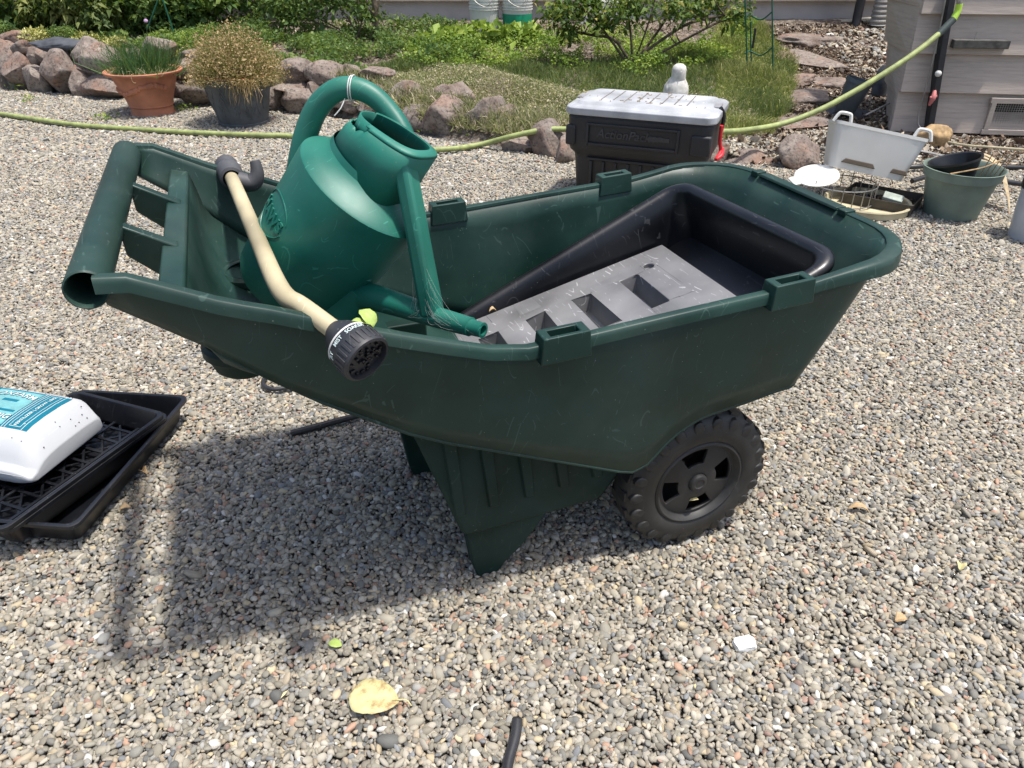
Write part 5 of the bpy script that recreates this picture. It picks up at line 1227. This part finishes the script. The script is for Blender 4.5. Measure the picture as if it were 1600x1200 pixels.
# ------------------------------------------------------------ pots with plants
def pot(name, px_top, y_top, w_top, px_bot, y_bot, w_bot, mat, label, prof, cat='plant pot', grp=None, band=True):
    b = atz(px_bot, y_bot-6, 0); k0 = pxm(b.y, 0); r0 = w_bot*k0/2
    top = at(px_top, y_top, b.y); k1 = pxm(b.y, top.z); r1 = w_top*k1/2; h = top.z
    e = empty(name, (b.x, b.y, 0), 0, label, cat, grp)
    MB().lathe([(r0+(r1-r0)*a, h*z) for a, z in prof]+[(r1*.86, h*.97), (r1*.80, h*.80), (.001, h*.80)], 40, caps=(True, False)).build('pot_wall', M[mat], e, ang=40)
    MB().lathe([(r1*.83, h*.90), (.001, h*.92)], 24, caps=(False, False)).build('potting_soil', M['soil'], e)
    return e, b, r0, r1, h
e, b, r0, r1, h = pot('terracotta_pot', 222, 108, 116, 240, 182, 62, 'terracotta', 'wide terracotta pot with moulded garland holding green chives',
    [(.05, 0), (.05, .02), (0, .05), (.0, .17), (.05, .19), (.09, .20), (.06, .215), (.10, .30), (.28, .50), (.48, .72), (.60, .86), (.66, .90), (.95, .925), (1, .95), (1, .985), (.94, 1.0)])
gm = MB(); r8 = random.Random(3)
for k in range(34):
    a = R(-150+k*3.6); zz = h*(.62-.10*math.sin((a+R(150))*3.0)+r8.uniform(-.02, .02)); rr_ = float(np.interp(zz/h, [.5, .72], [.28, .48])); rad = r0+(r1-r0)*rr_
    s_ = r8.uniform(.013, .02); gm.lathe([(.001, s_), (s_*.7, s_*.7), (s_, 0), (s_*.7, -s_*.7), (.001, -s_)], 8, Matrix.Translation((rad*math.cos(a), rad*math.sin(a), zz)))
gm.build('moulded_garland', M['terracotta'], e)
r9 = np.random.RandomState(4); n = 900; bs = np.column_stack([r9.normal(0, r1*.36, n), r9.normal(0, r1*.3, n), np.full(n, h*.9)]); tp2 = bs+np.column_stack([r9.normal(0, .05, n)+bs[:, 0]*.6, r9.normal(0, .05, n), r9.uniform(.06, .26, n)])
pl = empty('chives', (b.x, b.y, 0), 0, 'clump of thin green chives growing in the terracotta pot', 'plant'); blades('foliage', bs, tp2, LM['chive'], .0022, .5, None, pl, 4)
n = 260; bs = np.column_stack([r9.uniform(-1, 1, n)*r1*.8, r9.uniform(-1, 1, n)*r1*.75, np.full(n, h*.93)]); tp2 = bs+np.column_stack([r9.normal(0, .04, n), r9.normal(0, .04, n), r9.uniform(.0, .06, n)]); blades('dry_straw', bs, tp2, LM['thyme'], .002, .5, None, pl, 5)
MB().tube([(.02, -r1*.75, h), (.03, -r1*1.01, h*1.0), (.035, -r1*1.03, h*.86), (.05, -r1*1.0, h*.84)], .0018, 6).build('dry_stalk', M['dead'], pl)
p_ = at(228, 33, b.y)-Vector((b.x, b.y, 0)); MB().tube([(0, .02, h*.9), (p_.x*.7, .02, p_.z*.8), tuple(p_)], .0015, 6).build('flower_stem', M['stemgreen'], pl)
MB().lathe([(.001, .014), (.010, .010), (.014, 0), (.010, -.008), (.001, -.011)], 10, Matrix.Translation(p_)).build('flower_head', simple('lilac', (.42, .28, .42), .8), pl)
e, b, r0, r1, h = pot('grey_planter', 366, 116, 108, 382, 197, 74, 'slate_pot', 'tapered slate-grey planter with relief pattern holding a dry heather-like plant',
    [(.08, 0), (.08, .05), (0, .06), (.05, .10), (.80, .86), (.92, .90), (.96, .93), (1, .95), (1, 1.0)])
gm = MB()
for k in range(60):
    a = R(-160+r8.uniform(0, 1)*140); zz = h*r8.uniform(.15, .75); rad = r0+(r1-r0)*(.05+(zz/h-.1)/.76*.75); 
    d1 = Vector((0, 0, 1)); p0 = Vector((rad*math.cos(a), rad*math.sin(a), zz)); a2_ = a+r8.uniform(-.15, .15); p1 = Vector(((rad+.012)*math.cos(a2_), (rad+.012)*math.sin(a2_), zz+.05))
    gm.tube([p0, p1], [.0045, .002], 6, 0)
gm.build('relief_pattern', M['slate_pot'], e)
MB().lathe([(r1*.99, h*.992), (r1*1.008, h*.995), (r1*1.005, h*1.015), (r1*.9, h*1.015)], 36, caps=(False, False)).build('rim_liner', simple('orange_liner', (.40, .13, .06), .6), e)
pl = empty('heather_plant', (b.x, b.y, 0), 0, 'bushy orange-brown dry plant growing in the slate-grey planter', 'plant')
n = 3600; u = r9.normal(0, 1, (n, 3)); u[:, 2] = np.abs(u[:, 2])*.9+.05; u /= np.linalg.norm(u, axis=1)[:, None]; bs = np.column_stack([u[:, 0]*r1*.4, u[:, 1]*r1*.4, np.full(n, h*.92)])
Lh = r9.uniform(.5, 1.08, n)[:, None]*(1+.06*np.sin(u[:, :1]*9)); tp2 = bs+u*Lh*np.array([.225, .22, .31])+np.column_stack([np.zeros(n), np.zeros(n), -.04*np.abs(u[:, 0])])
blades('twigs', bs, tp2, LM['olive'], .0013, .35, None, pl, 7); leaves('foliage', np.concatenate([bs+(tp2-bs)*t+r9.normal(0, .012, (n, 3)) for t in (.5, .65, .78, .88, .96, 1.02)]), LM['heather'], .013, .5, .7, None, pl, 8, .3)
# hanging strands at right front of the planter
n = 120; bs = np.column_stack([r9.uniform(.1, .8, n)*r1, -r1*(.7+.3*r9.rand(n)), np.full(n, h)]); tp2 = bs+np.column_stack([r9.normal(.02, .03, n), -.03-.04*r9.rand(n), -r9.uniform(.0, .16, n)]); blades('hanging_twigs', bs, tp2, LM['heather'], .002, .4, None, pl, 9)
# weeds in the gravel
for i, (px, py, lab) in enumerate(((27, 140, 'tiny weed at the foot of the far left rocks'), (45, 158, 'tiny weed in the gravel left of the terracotta pot'), (287, 172, 'small weed in the gravel between the two pots'), (165, 188, 'faint weed in front of the terracotta pot'), (728, 212, 'green weed between the triangular and the tall boulder'), (672, 206, 'small weed beside the watering can mouth in the rocks'))):
    c = atz(px, py, .0); e = empty('weed', c, 0, lab, 'weed', 'weeds along the rock edging'); rr = np.random.RandomState(i); n = 60; leaves('foliage', np.column_stack([rr.normal(0, .035, n), rr.normal(0, .03, n), rr.uniform(0, .04, n)]), LM['bright'], .018, .5, .4, None, e, i)

# ------------------------------------------------------------ garden hose
hp = [atz(-60, 172, .02), atz(0, 178, .02), atz(60, 187, .02), atz(120, 195, .02), atz(200, 201, .02), atz(300, 207, .02), atz(400, 211, .02), atz(460, 213, .02), atz(560, 226, .02), atz(640, 234, .02), atz(700, 233, .03), at(750, 226, 4.32), at(800, 213, 4.25), at(850, 203, 4.22), at(890, 202, 4.2),
      at(960, 204, 4.1), at(1040, 206, 4.0), at(1110, 206, 3.95), at(1160, 204, 4.0), at(1220, 194, 4.1), at(1280, 172, 4.15), at(1340, 140, 4.2), at(1400, 103, 4.25), at(1440, 75, 4.3), at(1468, 52, 4.35)]
hose = empty('garden_hose', (0, 0, 0), 0, 'long yellow-green garden hose running across the gravel and up to the shed', 'hose')
MB().tube(hp, .015, 12, 5).build('hose_tube', M['hose'], hose)
MB().tube([at(1466, 54, 4.35), at(1478, 42, 4.36), at(1490, 30, 4.37)], .0185, 12).build('dark_cuff', M['hose_dark'], hose)
MB().tube([at(1489, 31, 4.37), at(1496, 18, 4.38), at(1499, 6, 4.38)], .017, 12).build('bright_sleeve', M['hose_bright'], hose)
MB().tube([at(1499, 7, 4.38), at(1499, -4, 4.38), at(1499, -30, 4.4)], .014, 12).build('brass_fitting', M['metal'], hose)
MB().tube([at(1108, 214, 3.93), at(1116, 206, 3.93), at(1122, 200, 3.93)], .020, 10).build('red_coupling', M['red'], hose)

# ------------------------------------------------------------ clutter at the right
# white dish tub tilted on a wire basket
tubc = at(1358, 236, 3.45)
dt = empty('dish_tub', tubc, 0, 'dirty white plastic dish tub with loop handles perched tilted on the wire rack', 'tub'); dt.rotation_euler = (R(-12), R(9), R(-14))
k_ = pxm(3.45, .2); w1, w0, hh_ = 136*k_, 112*k_, 66*k_
mb = MB()
def dr(f, z, r=.03): w_ = w0+(w1-w0)*f; d_ = .17+.05*f; return rrect(w_, d_, r, z, 5)
mb.rings([dr(.0, -hh_*.5), dr(.12, -hh_*.38), dr(.16, -hh_*.34), dr(.95, hh_*.42), dr(1.06, hh_*.43), dr(1.07, hh_*.5), dr(.98, hh_*.5)], True, (True, False)); mb.build('basin', M['white'], dt, solid=.004, ang=35)
for s_ in (-1, 1):
    x = s_*w1*.5; MB().tube([(x-s_*.064, -.090, hh_*.46), (x-s_*.056, -.090, hh_*.62), (x-s_*.047, -.090, hh_*.67), (x-s_*.012, -.090, hh_*.67), (x+s_*.0, -.090, hh_*.62), (x+s_*.012, -.090, hh_*.46)], .0075, 10, 4).build('loop_handle', M['white'], dt)
for x, w_ in ((-w0*.14, w0*.46), (w0*.40, w0*.22)):
    MB().box((x, -.0915, -hh_*.31), (w_, .008, .020), taper=.8).build('foot_slot_shade', simple('slot_shade', (.09, .07, .05), .8), dt, bevel=.003)  # solid brown boxes, shade within the foot openings put into their colour
# white lid / plate
dl = empty('oval_dish', at(1276, 276, 3.35), 0, 'white oval plastic lid lying tilted beside the wire rack', 'lid'); dl.rotation_euler = (R(16), R(-8), R(15))
MB().lathe([(.001, 0), (.085, .002), (.098, .010), (.104, .008), (.102, .002), (.085, -.005), (.001, -.006)], 36, fy=.8).build('plate', M['white'], dl)
MB().box((-.105, .0, .004), (.05, .06, .008)).build('tab', M['white'], dl, bevel=.003)
# cream pan and wire rack
c = atz(1352, 325, 0); pan = empty('round_pan', (c.x, c.y, 0), 0, 'shallow cream-coloured round pan on the gravel under the wire rack', 'pan'); k_ = pxm(c.y); rp = 62*k_
MB().lathe([(rp*.9, .003), (rp, .004), (rp, .03), (rp*1.04, .034), (rp*1.02, .04), (rp*.96, .036), (rp*.92, .010), (.001, .008)], 44).build('dish', M['cream'], pan)
rk = empty('wire_rack', (c.x, c.y, .008), 0, 'round wire rack with upright rods standing in the cream pan', 'wire rack'); rm_ = MB()
rr_ = rp*.82
for zz in (.012, .088): rm_.tube([(rr_*math.cos(2*math.pi*j/28)-.10, .06+rr_*.9*math.sin(2*math.pi*j/28), zz) for j in range(29)], .0028, 6, 1)
rm_.build('hoop', M['metal'], rk); rd_ = MB()
for j in range(20): a = 2*math.pi*j/20; rd_.tube([(rr_*math.cos(a)-.10, .06+rr_*.9*math.sin(a), .0), (rr_*math.cos(a)-.10, .06+rr_*.9*math.sin(a), .100+.012*(j % 2))], .0022, 6, 0)
rd_.build('upright_rods', M['metal'], rk)
# tin tray with stone
t0_ = atz(1412, 322, .0); tt_ = empty('tin_tray', (t0_.x-.10, t0_.y+.02, .008), R(-38), 'rusty dark rectangular tin tray holding debris beside the green pot', 'tray')
mb = MB(); mb.rings([rrect(.30, .21, .008, .0, 2), rrect(.31, .22, .008, .045, 2), rrect(.30, .21, .008, .045, 2), rrect(.29, .20, .008, .004, 2)], True, (True, True)); mb.build('pan', M['rust'], tt_, ang=30)
rr = np.random.RandomState(3); o = leaves('tray_debris', np.column_stack([rr.uniform(-.13, .13, 500), rr.uniform(-.09, .09, 500), rr.uniform(.004, .012, 500)]), LM['mulch'], .016, .5, .1, None, tt_, 9)
sb = MB().box((0, 0, 0), (.085, .045, .018), Matrix.Rotation(R(12), 4, 'X')).build('stone_block', simple('pale_green_stone', (.33, .37, .32), .8, var=.3, scale=30, bmp=.5), None, bevel=.003)
sb.location = (t0_.x-.07, t0_.y-.02, .045); sb.rotation_euler = (R(10), R(8), R(-30)); tag(sb, 'pale greenish stone block lying in the tin tray', 'stone block')
# green nursery pot with black pot inside
b = atz(1500, 344, 0); k0 = pxm(b.y); topc = at(1518, 270, b.y); k1 = pxm(b.y, topc.z)
r0, r1, h = 40*k0, 59*k1, topc.z
gpt = empty('green_pot', (b.x, b.y+r0*.8, 0), 0, 'large sage green plastic nursery pot at the right edge of the gravel', 'plant pot')
MB().lathe([(r0*.6, .0), (r0*.98, .0), (r0, .012), (r1*.90, h*.80), (r1*.97, h*.81), (r1*.99, h*.985), (r1*1.03, h), (r1*1.0, h*1.005), (r1*.96, h*.98), (r1*.88, h*.75), (r0*.95, .02), (.001, .02)], 44, caps=(True, False)).build('pot_wall', M['green_pot'], gpt, ang=40)
ip = empty('inner_pot', (b.x+.0, b.y+r0*.8+.01, h*.78), 0, 'small black nursery pot lying on its side inside the green pot', 'plant pot'); ip.rotation_euler = (R(-10), R(-14), R(10))
MB().lathe([(r1*.42, -.03), (r1*.62, .055), (r1*.66, .056), (r1*.66, .066), (r1*.60, .062), (r1*.42, -.02), (.001, -.02)], 32, caps=(True, False), M=Matrix.Translation((-.02, 0, .02))).build('pot_wall', M['flat'], ip)
ds_ = MB(); 
for k in range(5): a = random.uniform(-.6, .6); ds_.tube([(.06+.02*k, -.03, .0), (.07+.025*k, -.05, .10)], .002, 6, 0)
ds_.tube([(-.12, -.11, .03), (.02, -.10, .055), (.10, -.08, .085)], .003, 6); 
o = ds_.build('dry_twigs', M['dead']); o.location = gpt.location+Vector((0, 0, h*.86)); tag(o, 'dry brown twigs sticking out of the green pot', 'twigs')
# strap leaf
l0 = at(1500, 285, 3.35); dlm = MB(); pts = [at(1478, 262, 3.5), at(1510, 250, 3.45), at(1540, 252, 3.4), at(1562, 268, 3.32), at(1574, 300, 3.25), at(1578, 330, 3.2)]
for off in (0, .03, .055): dlm.tube([p+Vector((off*.4, off, off*.3)) for p in pts], [.006, .012, .014, .013, .009, .003], 6, 5, flat=.2)
tag(dlm.build('withered_leaves', simple('straw', (.42, .33, .20), .85, var=.35, scale=30)), 'long withered strap leaves arching over the right rim of the green pot', 'dead plant')
# clear bucket at picture edge
b = atz(1612, 372, 0); cbk = empty('cloudy_bucket', (b.x, b.y, 0), 0, 'cloudy translucent bucket with a dark lid cut by the right edge of the picture', 'bucket')
MB().lathe([(.085, .0), (.088, .002), (.098, .19), (.101, .192), (.101, .200), (.098, .202)], 32, caps=(True, True)).build('pail', M['clear'], cbk); MB().lathe([(.102, .203), (.104, .206), (.104, .235), (.09, .24), (.001, .24)], 32).build('lid', M['cooler'], cbk)
# gourd-like stone, cable
rock('round_stone', 1462, 218, 46, 32, 4.35, 'round mottled brown stone on the bark at the foot of the black board', cut=.85, grp=None, mat='dead', depth=.13)
tag(MB().tube([at(1482, 222, 4.2), at(1510, 227, 4.1), at(1550, 230, 4.0), at(1605, 234, 3.9)], .006, 8).build('ground_cable', M['cream']), 'pale cable running right from the round stone along the shed', 'cable')
for q, lab in (([(1408, 262, 3.85), (1440, 260, 3.85), (1480, 258, 3.9), (1600, 262, 3.9)], 'black drip line running behind the green pot'), ([(1425, 283, 3.55), (1450, 275, 3.6), (1475, 270, 3.65)], 'short black tube left of the green pot'), ([(1560, 282, 3.5), (1585, 286, 3.5), (1620, 290, 3.5)], 'black tube end right of the green pot')):
    tag(MB().tube([at(*p) for p in q], .012, 10).build('drip_line', M['tubing']), lab, 'drip line', 'black irrigation tubing by the shed')
tag(MB().tube([at(1425, 233, 4.1), at(1460, 240, 4.0), at(1500, 250, 3.9)], .012, 8, flat=.4).build('edging_strip', simple('grey_edging', (.25, .25, .24), .8)), 'pale edging strip half buried in bark', 'edging')
wb = at(1474, 256, 3.9); tag(MB().lathe([(.03, 0), (.045, .01), (.05, .03), (.03, .045), (.028, .055), (.001, .056)], 16, Matrix.Translation(wb-Vector((0, 0, .03)))).build('crumpled_container', M['white']), 'small crumpled white plastic container on the bark behind the green pot', 'container')
# tilted blue-grey pot on stone
c = gpos(1316, 185); bp = empty('tilted_pot', c+Vector((0, 0, .03)), 0, 'blue-grey plastic pot leaning on a flat stone below the hose', 'plant pot'); bp.rotation_euler = (R(4), R(14), 0); k_ = pxm(c.y, c.z)
MB().lathe([(13*k_, 0), (14*k_, .005), (19*k_, 46*k_), (20.5*k_, 46.5*k_), (20.5*k_, 52*k_), (19*k_, 52*k_), (13*k_, .02), (.001, .02)], 30, caps=(True, False)).build('pot_wall', simple('bluegrey_pot', (.06, .075, .085), .5), bp)
rock('flat_stone', 1318, 190, 84, 24, c.y+.0, 'flat dark bluish stone under the tilted blue-grey pot', cut=.45, grp=None, mat='slate', depth=.3)
c = gpos(1372, 150); tag(MB().lathe([(.035, 0), (.05, .01), (.055, .10), (.04, .17), (.02, .2), (.001, .2)], 18, Matrix.Translation(c)).build('slate_post', M['slate']), 'small dark upright stone beside the shed side boards', 'stone')
a_, b_ = at(1352, 180, 4.75), at(1390, 161, 4.8); tag(MB().tube([a_, b_], .006, 8).build('metal_rod', M['metal']), 'thin grey metal rod leaning against the shed side', 'rod')
for px, py, lab in ((1297, 57, 'pale cream stone lying on the topmost stepping stone'), (1213, 166, 'white pebble beside the pale grass'), (1167, 191, 'white pebble on the soil above the hose'), (1162, 207, 'white pebble just under the hose')):
    c = gpos(px, py); rock('pale_stone', px, py, 11, 7, c.y, lab, cut=.9, grp='pale stones on the path', mat='birdstone')
